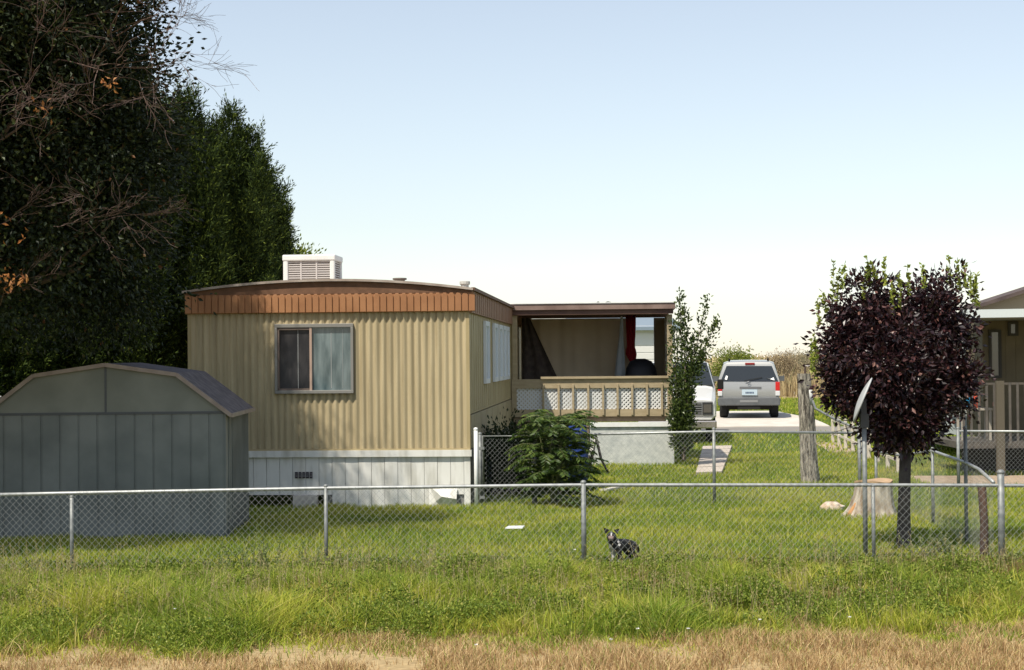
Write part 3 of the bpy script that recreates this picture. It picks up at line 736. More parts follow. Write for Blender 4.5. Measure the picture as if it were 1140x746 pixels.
def wheel(parent, M, cx, cl, r, wd, m_t, m_r):
    rr = MB(); pts = []
    k = 28
    prof = [(-wd / 2, r * .62), (-wd / 2, r * .93), (-wd / 2 + .03, r), (wd / 2 - .03, r), (wd / 2, r * .93), (wd / 2, r * .62)]
    v = [tuple(M @ Vector((cx + a, cl + math.cos(2 * math.pi * j / k) * q, r + math.sin(2 * math.pi * j / k) * q))) for a, q in prof for j in range(k)]
    rr.add(v, [(i * k + j, i * k + (j + 1) % k, (i + 1) * k + (j + 1) % k, (i + 1) * k + j) for i in range(5) for j in range(k)])
    w_ = rr.build('wheel', m_t, parent, smooth=False, fix=True)
    h = MB(); v = [tuple(M @ Vector((cx + a, cl + math.cos(2 * math.pi * j / 16) * q, r + math.sin(2 * math.pi * j / 16) * q))) for a, q in ((-wd * .35, r * .62), (-wd * .2, r * .3), (wd * .2, r * .3), (wd * .35, r * .62)) for j in range(16)]
    h.add(v, [(i * 16 + j, i * 16 + (j + 1) % 16, (i + 1) * 16 + (j + 1) % 16, (i + 1) * 16 + j) for i in range(3) for j in range(16)]); h.F.append((np.array([[16 + j for j in range(16)]]), 0)); h.F.append((np.array([[32 + j for j in range(16)]]), 0))
    h.build('rim', m_r, w_, fix=True)
rub = mat('tyre_rubber', (.018, .018, .018), rough=.85); rim_m = mat('rim_metal', (.4, .4, .4), rough=.3, metal=.8)
def suv():
    Y = 53.0; z0 = gzf(Y) + .03; cx = X(834, Y, 467)
    M = Matrix.Translation((cx, Y, z0))
    t = thing('parked_car', (cx, Y + 2.4, z0), 'silver sport utility car parked tail towards us on the pale concrete pad', 'car')
    paint = mat('silver_paint', (.33, .33, .32), rough=.3, metal=.25, spec=.6, coat=.4)
    S = []
    def st(l0, lt, wl, wm, wb, wt, zl, zm, zb, zt, zc):
        return [(l0, wl * .0 + .0, zl), (l0, wl * .8, zl), (l0, wl, zl + .08), (l0 - .0, wm, zm), (l0, wb, zb), (lt, wt, zt), (lt + .01, wt * .72, zc - .01), (lt + .02, 0, zc)]
    S.append([(.06, 0, .45), (.06, .78, .45), (.05, .92, .52), (.0, .96, .80), (.04, .945, 1.17), (.26, .77, 1.70), (.30, .66, 1.765), (.32, 0, 1.79)])
    S.append(st(.35, .42, .9, .975, .965, .79, .38, .8, 1.18, 1.74, 1.81))
    S.append(st(1.6, 1.6, .9, .985, .97, .80, .36, .8, 1.17, 1.76, 1.84))
    S.append(st(2.7, 2.6, .9, .985, .97, .79, .36, .8, 1.15, 1.74, 1.82))
    S.append(st(3.55, 3.0, .9, .98, .95, .76, .36, .8, 1.12, 1.65, 1.74))
    S.append(st(3.65, 3.66, .9, .975, .93, .80, .36, .8, 1.10, 1.13, 1.16))
    S.append(st(4.5, 4.45, .88, .95, .90, .75, .38, .75, .98, 1.03, 1.05))
    S.append(st(4.78, 4.72, .75, .80, .78, .7, .42, .7, .88, .93, .94))
    loft(S, 'body', paint, t, M, bevel=.03)
    # rear window, following the slant
    def rq(pts, name, m, th=.012, parent=t):
        """quad on the tail: pts (px,py) photo pixels -> local, placed on slant"""
        v = []
        for (px, py) in pts:
            p = at(px, py, Y); zz = p.z - z0; l = -.0 if zz < 1.17 else .04 + (.22) * (zz - 1.17) / .53
            l = {True: .0 + .04 * max(0, (zz - .8)) / .37, False: l}[zz < 1.17]
            v.append((p.x, Y + l - .016, p.z))
        n = len(v); mb = MB(); mb.add([(x, y, z) for (x, y, z) in v] + [(x, y + th, z) for (x, y, z) in v], [(i, (i + 1) % n, n + (i + 1) % n, n + i) for i in range(n)])
        mb.F.append((np.array([[n - 1 - i for i in range(n)]]), 0)); mb.F.append((np.array([[n + i for i in range(n)]]), 0))
        return mb.build(name, m, parent, fix=True)
    rw = rq([(802.5, 424.5), (866, 424.5), (859, 407.5), (809, 407.5)], 'rear_window', glass, th=.05)
    q = MB(); p = at(829, 424.5, Y)
    q.bar((p.x, Y - .02, p.z + .02), (p.x + .55, Y + .04, p.z + .12), .015, .015); q.build('wiper', dark, rw)
    rq([(807, 422.5), (809.5, 423), (810.5, 419), (808.5, 418)], 'sticker', wp, .03, rw).location.y -= .03
    rq([(853, 421), (862, 423.5), (861, 420), (857, 422)], 'sticker', wp, .03, rw).location.y -= .03
    q = MB(); a = at(829.5, 405.2, Y); b_ = at(840, 405.2, Y); q.box(a.x, b_.x, Y + .22, Y + .30, a.z - .02, a.z + .035); q.build('brake_light', mat('red_dark', (.25, .02, .02), rough=.3), t)
    red = mat('tail_red', (.5, .015, .015), rough=.15, spec=.8); wht = mat('lens_white', (.6, .6, .6), rough=.2, spec=.8)
    for sgn in (-1, 1):
        xx = cx + sgn * .90
        q = MB(); q.box(xx - .07, xx + .07, Y - .03, Y + .25, z0 + .86, z0 + 1.14); tl = q.build('tail_light', red, t, bevel=.02)
        q = MB(); q.box(xx - .072, xx + .072, Y - .034, Y + .2, z0 + .70, z0 + .86); q.build('reverse_lens', wht, tl, bevel=.02)
    rq([(823.5, 432.8), (847.5, 432.8), (847.5, 430.6), (823.5, 430.6)], 'tailgate_trim', mat('chrome_dark', (.12, .12, .12), rough=.3), .02)
    pl = rq([(826, 440), (843, 440), (843, 433.6), (826, 433.6)], 'licence_plate', mat('plate', (.42, .5, .55), rough=.4), .02)
    q = MB(); a = at(830, 437, Y)
    for k in range(6): q.box(a.x + k * .045, a.x + k * .045 + .03, Y - .022, Y - .016, a.z - .03, a.z + .02)
    q.build('plate_characters', mat('plate_ink', (.05, .08, .15)), pl)
    q = MB(); q.tube([(cx + .05 * math.cos(k), Y - .02, z0 + 1.12 + .035 * math.sin(k)) for k in np.linspace(0, 6.28, 14)], .008, 5); q.build('emblem', mat('chrome', (.3, .3, .3), rough=.2, metal=.9), t)
    # bumper
    bm_ = mat('bumper_grey', (.09, .095, .10), (.11, .115, .12), rough=.55, scale=6)
    q = MB(); q.prism([(-.97, .40), (.97, .40), (.985, .62), (.93, .66), (-.93, .66), (-.985, .62)], -.10, .25, M); bo = q.build('bumper', bm_, t, bevel=.03)
    q = MB(); q.box(-.28, .28, -.112, -.10, .50, .58, M); q.build('step_pad', mat('pad_black', (.2, .2, .2), rough=.6), bo)
    q = MB(); q.box(-.35, .35, -.06, .0, .28, .40, M); q.build('hitch', dark, t)
    for sx in (-.62, .62):
        q = MB(); q.bar(M @ Vector((sx, .6, 1.87)), M @ Vector((sx, 2.6, 1.87)), .04, .03); q.box(sx - .02, sx + .02, .65, .7, 1.79, 1.87, M); q.box(sx - .02, sx + .02, 2.5, 2.55, 1.79, 1.87, M); q.build('roof_rail', dark, t)
    for sx in (-.80, .80):
        for l in (.85, 3.75): wheel(t, M, sx, l, .37, .26, rub, rim_m)
    q = MB(); q.box(-.7, .7, .3, 4.3, .26, .42, M); q.build('underbody', dark, t)
    for sgn in (-1, 1):
        q = MB(); q.prism([(sgn * 1.0, 1.12), (sgn * 1.18, 1.12), (sgn * 1.18, 1.3), (sgn * 1.0, 1.28)][::sgn], 3.15, 3.3, M); q.build('mirror', bm_, t, fix=True)
    for sgn in (-1, 1):
        q = MB()
        for (l0, l1) in ((.75, 1.7), (1.8, 2.6), (2.7, 3.2)):
            v = [(sgn * (.972), l0, 1.2), (sgn * .972, l1 + (.25 if l1 > 3 else 0), 1.2), (sgn * .81, l1 - (.0), 1.68), (sgn * .81, l0 + .1, 1.68)]
            v2 = [(x + sgn * .012, y, z) for x, y, z in v]
            q.add([tuple(M @ Vector(p)) for p in v2 + v], [(0, 1, 2, 3), (7, 6, 5, 4), (0, 4, 5, 1), (1, 5, 6, 2), (2, 6, 7, 3), (3, 7, 4, 0)])
        q.build('side_window', glass, t, fix=True)
    th = math.atan2(cx, Y); t.rotation_euler.z = -th; t.location = (cx + 2.4 * math.sin(th), Y + 2.4 * math.cos(th), z0)
suv()
def truck():
    Y = 43.0; z0 = 0.0; xr = X(797.5, Y, 460); cx = xr - 1.0
    M = Matrix.Translation((cx, Y, z0))
    t = thing('pickup_truck', (cx, Y + 2.6, 0), 'white pickup truck facing us, half hidden behind the tall sapling by the porch', 'truck')
    paint = mat('white_car_paint', (.6, .6, .58), rough=.35, spec=.5, coat=.3)
    def st(l, lt, wl, wb, wt, zl, zb, zt, zc): return [(l, 0, zl), (l, wl * .9, zl), (l, wl, zl + .1), (l, wl + .01, (zl + zb) / 2), (l, wb, zb), (lt, wt, zt), (lt, wt * .8, zc - .01), (lt, 0, zc)]
    S = [st(.0, .0, .95, .93, .86, .62, 1.02, 1.10, 1.13), st(.12, .12, .98, .96, .88, .6, 1.10, 1.17, 1.20), st(1.35, 1.3, .99, .97, .9, .6, 1.33, 1.38, 1.44),
         st(1.45, 1.95, .99, .97, .78, .55, 1.38, 2.02, 2.11), st(2.4, 2.4, .99, .97, .79, .55, 1.38, 2.05, 2.14), st(3.4, 3.3, .99, .97, .78, .55, 1.36, 2.03, 2.11),
         st(3.5, 3.48, .99, .97, .9, .55, 1.30, 1.33, 1.335), st(5.5, 5.5, .98, .96, .9, .6, 1.28, 1.31, 1.315)]
    loft(S, 'body', paint, t, M, bevel=.03)
    q = MB(); v = [(-.91, 1.36, 1.44), (.91, 1.36, 1.44), (.75, 1.90, 2.02), (-.75, 1.90, 2.02)]
    v2 = [(x, y - .045, z + .05) for x, y, z in v]
    q.add([tuple(M @ Vector(p)) for p in v + v2], [(4, 5, 6, 7), (0, 4, 7, 3), (0, 1, 5, 4), (1, 2, 6, 5), (2, 3, 7, 6)]); q.build('windscreen', glass, t, fix=True)
    q = MB(); q.box(-.9, .9, -.03, .01, .72, 1.09, M); q.build('grille_surround', mat('grey_plastic', (.3, .3, .3), rough=.5), t, bevel=.01)
    q = MB(); q.box(-.62, .62, -.04, -.031, .76, 1.05, M); gr = q.build('grille', mat('grille_black', (.02, .02, .02)), t)
    q = MB()
    for k in range(5): q.box(-.62, .62, -.05, -.041, .78 + k * .058, .80 + k * .058, M)
    for k in (-.3, 0, .3): q.box(k - .01, k + .01, -.051, -.041, .77, 1.04, M)
    q.build('grille_bar', mat('grille_bar', (.22, .22, .22), rough=.4), gr)
    for sgn in (-1, 1):
        q = MB(); q.box(sgn * .77 - .13, sgn * .77 + .13, -.045, -.031, .75, 1.06, M); hl = q.build('headlight', mat('headlight_bezel', (.03, .03, .03)), t)
        q = MB(); q.box(sgn * .77 - .10, sgn * .77 + .10, -.055, -.046, .80, 1.01, M); q.build('lens', mat('headlight_lens', (.10, .09, .08), rough=.15, spec=.8), hl)
        q = MB(); q.box(sgn * 1.03 - (.0 if sgn > 0 else .16), sgn * 1.03 + (.16 if sgn > 0 else .0), 1.75, 1.85, 1.36, 1.62, M); q.build('mirror', dark, t, bevel=.02)
    ch = mat('chrome_bumper', (.55, .5, .46), rough=.22, metal=.9)
    q = MB(); q.prism([(-1.0, .40), (1.0, .40), (1.0, .60), (-1.0, .60)], -.22, -.05, M); q.build('bumper', ch, t, bevel=.03)
    q = MB(); q.box(-.6, .6, -.02, .3, .35, .6, M); q.build('underbody', mat('under', (.05, .04, .035)), t)
    for sx in (-.84, .84):
        for l in (.85, 4.4): wheel(t, M, sx, l, .38, .25, rub, rim_m)
    q = MB(); q.box(-.75, .75, .3, 5.3, .42, .56, M); q.build('chassis', dark, t)
    for sgn in (-1, 1):
        q = MB(); v = [(sgn * .97, 1.75, 1.42), (sgn * .97, 3.2, 1.42), (sgn * .80, 3.1, 1.98), (sgn * .80, 2.1, 1.98)]; v2 = [(x + sgn * .015, y, z) for x, y, z in v]
        q.add([tuple(M @ Vector(p)) for p in v2 + v], [(0, 1, 2, 3), (0, 4, 5, 1), (1, 5, 6, 2), (2, 6, 7, 3), (3, 7, 4, 0)]); q.build('side_window', glass, t, fix=True)
    th = math.atan2(cx + 1, Y); t.rotation_euler.z = -th; t.location = (cx + 2.6 * math.sin(th), Y + 2.6 * math.cos(th), 0)
truck()

# ================================================================ NEIGHBOUR HOUSE AND FAR BUILDINGS
def neighbour():
    Y = 33.0; s = F / Y
    t = thing('neighbour_house', (X(1150, Y) + 3, Y + 3, 0), 'olive brown house with white eaves and a railed deck, behind the dark red tree', 'house')
    wall = mat('olive_siding', (.13, .105, .065), (.16, .13, .08), scale=2); wallg = mat('pale_side', (.42, .46, .46))
    x0 = X(1094, Y, 400); x1 = x0 + 6
    q = MB(); q.box(x0, x1, Y, Y + 8, .6, Z(352, Y, 1120)); 
    for k in np.arange(x0 + .05, x1, .2): q.box(k, k + .012, Y - .006, Y, .6, Z(354, Y, 1120))
    q.build('wall', wall, t)
    q = MB(); q.box(x0 - .45, x0 - .003, Y + 1.2, Y + 1.4, .6, Z(354, Y, 1090)); q.build('side_screen', wallg, t)
    Ye = 30.3; a = at(1078, 352, Ye)
    q = MB(); q.prism([(a.x - .1, Z(354, Ye, 1090)), (x1, Z(351, Ye, 1140)), (x1, Z(340, Ye, 1140)), (a.x - .1, Z(345, Ye, 1090))], Ye - .1, Ye); q.build('gutter', mat('eave_white', (.62, .66, .66), rough=.5), t)
    q = MB(); q.box(a.x - .08, x1, Ye + .003, Y + .2, Z(354, Ye, 1090), Z(354, Ye, 1090) + .06); q.build('soffit', mat('soffit', (.25, .24, .22)), t)  # eave carried forward over the deck to shade the wall
    q = MB(); p0 = at(1088, 342, Y - .3); pk = at(1150, 322, Y - .3)
    q.prism([(p0.x, p0.z - .12), (x1, p0.z - .12), (x1, pk.z + .5), (pk.x, pk.z), (p0.x, p0.z)], Y - .35, Y - .3); q.build('gable', mat('gable_tan', (.32, .27, .18)), t)
    q = MB(); e = pk + (pk - p0) * 1.5
    v = [tuple(p + Vector((0, dy, dz))) for p in (p0 + (p0 - pk) * .12, e) for dy in (-.35, .7) for dz in (0, .07)]
    q.add(v, [(0, 1, 5, 4), (1, 3, 7, 5), (2, 6, 7, 3), (0, 4, 6, 2), (0, 2, 3, 1), (4, 5, 7, 6)]); q.build('roof', mat('neighbour_roof', (.07, .05, .045), (.11, .08, .07), scale=5), t)
    # windows
    for (ax, ay, bx, by) in ((1101, 421, 1114, 367), (1122, 374, 1133, 358)):
        A = at(ax, ay, Y); B = at(bx, by, Y)
        f = MB(); f.box(A.x, B.x, Y - .05, Y - .008, A.z, A.z + .05); f.box(A.x, B.x, Y - .05, Y - .008, B.z - .05, B.z); f.box(A.x, A.x + .05, Y - .05, Y - .008, A.z + .05, B.z - .05); f.box(B.x - .05, B.x, Y - .05, Y - .008, A.z + .05, B.z - .05)
        wn = f.build('window', mat('win_dark_frame', (.05, .045, .04)), t)
        g = MB(); g.box(A.x + .05, B.x - .05, Y - .02, Y - .01, A.z + .05, B.z - .05); g.build('pane', mat('pane_grey', (.16, .17, .16), rough=.1, spec=.8), wn)
    # deck
    Yd = 30.8; zf = Z(492, Yd, 1110); dk = mat('deck_grey', (.075, .068, .06), (.115, .10, .085), scale=6)
    dx0 = X(1068, Yd, 460); dx1 = dx0 + 6
    q = MB(); q.box(dx0, dx1, Yd, Y - .01, zf - .12, zf); q.build('deck', dk, t)
    zr = Z(426, Yd, 1110)
    q = MB(); q.box(dx0, dx1, Yd - .02, Yd + .05, zr - .04, zr); q.build('deck_rail', mat('deck_rail_dark', (.10, .085, .07)), t)
    k = dx0 + .05
    while k < X(1200, Yd): MB().box(k, k + .045, Yd - .03, Yd - .021 + .0, zf - .08, zr - .0).build('baluster', dk, t); k += 8.6 / F * Yd
    for px in (1112, 1180): xx = X(px, Yd, 460); MB().box(xx - .07, xx + .07, Yd - .12, Yd - .032, 0, Z(424, Yd, px)).build('deck_post', mat('post_olive', (.10, .085, .06)), t)
    q = MB(); q.box(dx0 + .2, dx1, Yd + .6, Yd + .65, 0, zf - .12); q.build('deck_shade', dark, t)  # near-black sheet stands for the shade under the deck
neighbour()
def deck_items():
    Yd = 31.6; zf = Z(492, 30.8, 1110)
    for px, py, c, lab in ((1079, 438, (.02, .25, .5), 'blue'), (1087, 440, (.5, .07, .03), 'red')):
        p = at(px, py, Yd); t = thing('plastic_jug', (p.x, p.y, zf + .55), lab + ' plastic jug on the neighbour\'s deck table behind the dark red tree', 'jug')
        b = MB(); b.tube([(p.x, p.y, zf + .6), (p.x, p.y, zf + .8), (p.x, p.y, zf + .86), (p.x, p.y, zf + .92)], [.07, .075, .04, .03], 12); b.build('body', mat('jug_' + lab, c, rough=.4), t, smooth=True)
    p = at(1084, 445, Yd); t = thing('deck_table', (p.x, Yd, zf), 'small pale table with jugs on the neighbour\'s deck', 'table')
    MB().box(p.x - .3, p.x + .3, Yd - .2, Yd + .2, zf + .56, zf + .6).build('tabletop', mat('table_pale', (.4, .36, .3)), t)
    for sx in (-.26, .26):
        for sy in (-.16, .16): MB().box(p.x + sx - .02, p.x + sx + .02, Yd + sy - .02, Yd + sy + .02, zf, zf + .56).build('leg', mat('table_pale', (.4, .36, .3)), t)
    p = at(1109, 450, Yd); b = thing('red_lantern', (p.x, Yd, zf), 'small bright red lantern on a stand on the neighbour\'s deck', 'lantern')
    MB().tube([(p.x, Yd, zf), (p.x, Yd, p.z - .05)], .015, 6).build('stand', dark, b)
    MB().tube([(p.x, Yd, p.z - .06), (p.x, Yd, p.z - .03), (p.x, Yd, p.z + .04), (p.x, Yd, p.z + .08)], [.03, .06, .06, .02], 10).build('shade', mat('lantern_red', (.6, .02, .02), rough=.4), b)
deck_items()
def far_house():
    Y = 62; t = thing('white_house', (X(700, Y), Y, gzf(Y)), 'white sided house far behind the porch, seen through its opening', 'house')
    x0, x1 = X(640, Y), X(751, Y); zt = Z(364, Y)
    q = MB(); q.box(x0, x1, Y, Y + 7, gzf(Y) - .1, zt)
    for k in np.arange(.4, zt, .25): q.box(x0, x1, Y - .012, Y, k, k + .2)
    q.build('wall', mat('far_white', (.66, .64, .60), (.7, .68, .65), scale=1), t)
    q = MB(); xm = (x0 + x1) / 2; zp = Z(351, Y)
    v = [(x0 - .2, Y - .3, zt - .05), (x1 + .2, Y - .3, zt - .05), (x1 + .2, Y + 3.5, zp), (x0 - .2, Y + 3.5, zp), (x1 + .2, Y + 7.3, zt - .05), (x0 - .2, Y + 7.3, zt - .05)]
    q.add(v + [(x, y, z - .12) for x, y, z in v], [(0, 1, 2, 3), (3, 2, 4, 5), (6, 9, 8, 7), (9, 11, 10, 8), (0, 6, 7, 1), (1, 7, 8, 2), (2, 8, 10, 4), (4, 10, 11, 5), (5, 11, 9, 3), (3, 9, 6, 0)]); q.build('roof', mat('far_roof', (.2, .25, .30)), t, fix=True)
far_house()
def red_outbuilding():
    Y = 30.5; a = at(150, 470, Y); b = at(207, 375, Y)
    t = thing('brick_outbuilding', (a.x, Y, 0), 'low red brick outbuilding in deep shade between the dark trees and the mobile home', 'outbuilding')
    q = MB(); m = bpy.data.materials.new('red_brick'); m.use_nodes = True; n = m.node_tree.nodes; br = n.new('ShaderNodeTexBrick'); br.inputs['Scale'].default_value = 1
    tc = n.new('ShaderNodeTexCoord'); mp = n.new('ShaderNodeMapping'); mp.inputs['Rotation'].default_value = (R(90), 0, 0); mp.inputs['Scale'].default_value = (2, 2, 2)
    m.node_tree.links.new(tc.outputs['Object'], mp.inputs[0]); m.node_tree.links.new(mp.outputs[0], br.inputs[0]); m.node_tree.links.new(br.outputs[0], n['Principled BSDF'].inputs[0])
    br.inputs['Color1'].default_value = (.30, .09, .045, 1); br.inputs['Color2'].default_value = (.24, .07, .035, 1); br.inputs['Mortar'].default_value = (.2, .17, .14, 1); n['Principled BSDF'].inputs['Roughness'].default_value = .9
    q.box(a.x - 1.5, b.x + .1, Y, Y + 3, 0, b.z); q.build('wall', m, t)
    q = MB(); q.box(a.x - 1.7, b.x + .3, Y - .2, Y + 3.2, b.z, b.z + .12); q.build('roof', mat('out_roof', (.08, .06, .05)), t)
red_outbuilding()

# ================================================================ SMALL YARD THINGS
def stump():
    Y = 23.3; c = Vector((X(973, Y, 570), Y, 0)); t = thing('tree_stump', c, 'big pale weathered tree stump with flaring roots beside the side fence', 'stump')
    m = mat('stump_wood', (.58, .52, .43), (.20, .15, .10), rough=.85, scale=9, stretch=(1, 1, .25), bump=.6, bscale=12); n = 28; mb = MB(); rows = []
    hs = [-.05, .06, .15, .3, .42, .5]
    for h in hs:
        for j in range(n):
            a = 2 * math.pi * j / n; fl = math.exp(-h * 6)
            rr = .235 * (1 + .08 * math.sin(3 * a + 1) + .05 * math.sin(7 * a)) + fl * (.05 + .07 * max(0, math.sin(2.5 * a + .6)) + .2 * max(0, math.cos(a - math.pi - .25)) ** 4)
            rows.append((c.x + rr * math.cos(a), c.y + rr * math.sin(a), h + (.02 * math.sin(a * 2) if h > .4 else 0)))
    mb.add(rows, [(i * n + j, i * n + (j + 1) % n, (i + 1) * n + (j + 1) % n, (i + 1) * n + j) for i in range(len(hs) - 1) for j in range(n)])
    mb.build('bark', m, t, smooth=True)
    mb = MB(); k = len(hs) - 1; top = rows[k * n:]; rows2 = [(c.x, c.y, .515)] + [(x + (c.x - x) * -.04, y + (c.y - y) * -.04, z + .004) for x, y, z in top]
    mb.add(rows2 + [(x, y, z - .03) for x, y, z in rows2[1:]], [(0, 1 + j, 1 + (j + 1) % n) for j in range(n)], [(1 + j, n + 1 + j, n + 1 + (j + 1) % n, 1 + (j + 1) % n) for j in range(n)])
    mb.build('cut_top', mat('cut_wood', (.48, .33, .2), (.36, .24, .14), rough=.8, scale=8), t)
    mb = MB(); mb.tube([(c.x - .27, c.y - .10, .2), (c.x - .34, c.y - .13, .08), (c.x - .40, c.y - .16, -.03)], [.015, .035, .05], 8); mb.build('root', mat('root_orange', (.42, .22, .09), rough=.8), t, smooth=True)
stump()
def rock():
    p = at(926, 566, 24.0); b = MB(); b.sphere((p.x, p.y, .05), (.19, .13, .10), 14, 8, jit=.3)
    tag(b.build('stone', mat('pale_stone', (.6, .56, .5), (.45, .3, .18), scale=7, bump=.3), smooth=False), 'flat pale stone with an orange stain on the lawn beside the stump', 'stone')
rock()
def lawn_chair():
    Y = 31.5; t = thing('folding_chair', (X(663, Y, 530), Y, 0), 'folding chair with dark tube legs and a white sling seat beside the leafy bush', 'chair')
    lg = mat('chair_tube', (.035, .03, .03), rough=.4)
    for dy in (0, .5):
        MB().tube([at(664, 486, Y) + Vector((0, dy, 0)), at(660, 508, Y) + Vector((0, dy, 0)), (X(654, Y, 530), Y + dy, .0)], .016, 8).build('leg', lg, t, smooth=True)
        MB().tube([at(664, 486, Y) + Vector((0, dy, 0)), at(670, 512, Y) + Vector((0, dy, 0)), (X(679.5, Y, 530), Y + dy, .0)], .016, 8).build('leg', lg, t, smooth=True)
    MB().bar(at(664, 486, Y), at(664, 486, Y) + Vector((0, .5, 0)), .025, .025).build('top_bar', lg, t)
    s = MB(); pr = [(664, 486), (661.5, 493), (659.5, 500), (656, 504), (650, 508), (644, 509.5)]; v = []
    for (px, py) in pr:
        for dy in (0.0, .25, .5): p = at(px, py, Y); v.append((p.x, Y + dy, p.z))
    for q_ in list(v): v.append((q_[0] + .025, q_[1], q_[2] - .045))
    n = len(pr) * 3
    s.add(v, [(i * 3 + j, (i + 1) * 3 + j, (i + 1) * 3 + j + 1, i * 3 + j + 1) for i in range(5) for j in range(2)], [(n + i * 3 + j, n + i * 3 + j + 1, n + (i + 1) * 3 + j + 1, n + (i + 1) * 3 + j) for i in range(5) for j in range(2)],
          [(i * 3, n + i * 3, n + i * 3 + 3, i * 3 + 3) for i in range(5)], [(15, 16, n + 16, n + 15)])
    s.build('sling', mat('sling_white', (.7, .68, .64), rough=.7), t, smooth=True)
lawn_chair()
def blue_bin():
    Y = 29.0; c = Vector((X(643, Y, 500), Y, 0)); t = thing('blue_barrel', c, 'blue plastic barrel half hidden behind the leafy bush by the gate', 'barrel')
    m = mat('blue_plastic', (.015, .04, .19), rough=.35); z1 = Z(474, Y, 646)
    MB().tube([(c.x, Y, 0), (c.x, Y, .03), (c.x, Y, z1 * .3), (c.x, Y, z1 * .33), (c.x, Y, z1 * .66), (c.x, Y, z1 * .69), (c.x, Y, z1 - .03), (c.x, Y, z1)], [.15, .17, .18, .19, .19, .18, .17, .15], 18).build('drum', m, t, smooth=True)
    MB().tube([(c.x + .08, Y, z1), (c.x + .08, Y, z1 + .03)], .03, 8).build('bung', m, t)
blue_bin()
for i, (a, b, lab) in enumerate((((672, 549), (704, 542.5), 'pale weathered board lying on the lawn, the shorter of two'), ((702, 543), (742, 541), 'long pale weathered board lying flat on the lawn'))):
    A = at(*a, 27.6 if i == 0 else 28.6); B = at(*b, 28.8); A.z = B.z = .06
    tag(MB().bar(A, B, .12, .03).build('board', mat('grey_board', (.52, .5, .45), (.6, .57, .5), scale=5)), lab, 'board', 'boards lying on the lawn')
p = at(573, 594, 21.6); tag(MB().add([(p.x - .12, p.y - .05, .07), (p.x + .1, p.y - .08, .075), (p.x + .13, p.y + .06, .085), (p.x - .08, p.y + .09, .08), (p.x - .12, p.y - .05, .055), (p.x + .1, p.y - .08, .06), (p.x + .13, p.y + .06, .07), (p.x - .08, p.y + .09, .065)], [(0, 1, 2, 3), (7, 6, 5, 4), (0, 4, 5, 1), (1, 5, 6, 2), (2, 6, 7, 3), (3, 7, 4, 0)]).build('paper', wp), 'scrap of white paper lying in the sunny lawn', 'paper')
# pale concrete block and dark lumber under the torn left skirting
q = HM @ Vector((-W_ + (340 - 209) / 73.3, -.12, 0))
b = MB(); b.box(q.x - .16, q.x + .2, q.y - .08, q.y + .1, 0, .2); b.box(q.x - .12, q.x - .02, q.y - .0815, q.y - .08, .04, .16)
tag(b.build('concrete_block', mat('block', (.45, .42, .38), (.55, .5, .45), scale=8), bevel=.01), 'pale concrete block under the left part of the white skirting', 'block')
def wood_stub():
    x, y = X(1095, 18.25, 600), 18.25; b = MB(); b.tube([(x, y, -.1), (x + .01, y, .4), (x - .01, y, Z(542, y, 1095))], [.05, .045, .048], 9)
    tag(b.build('wooden_post', mat('red_wood', (.07, .045, .035), (.14, .08, .055), scale=9, stretch=(1, 1, .2), bump=.5), smooth=False), 'reddish brown rotten wooden post at the fence corner by the weeds', 'post')
wood_stub()

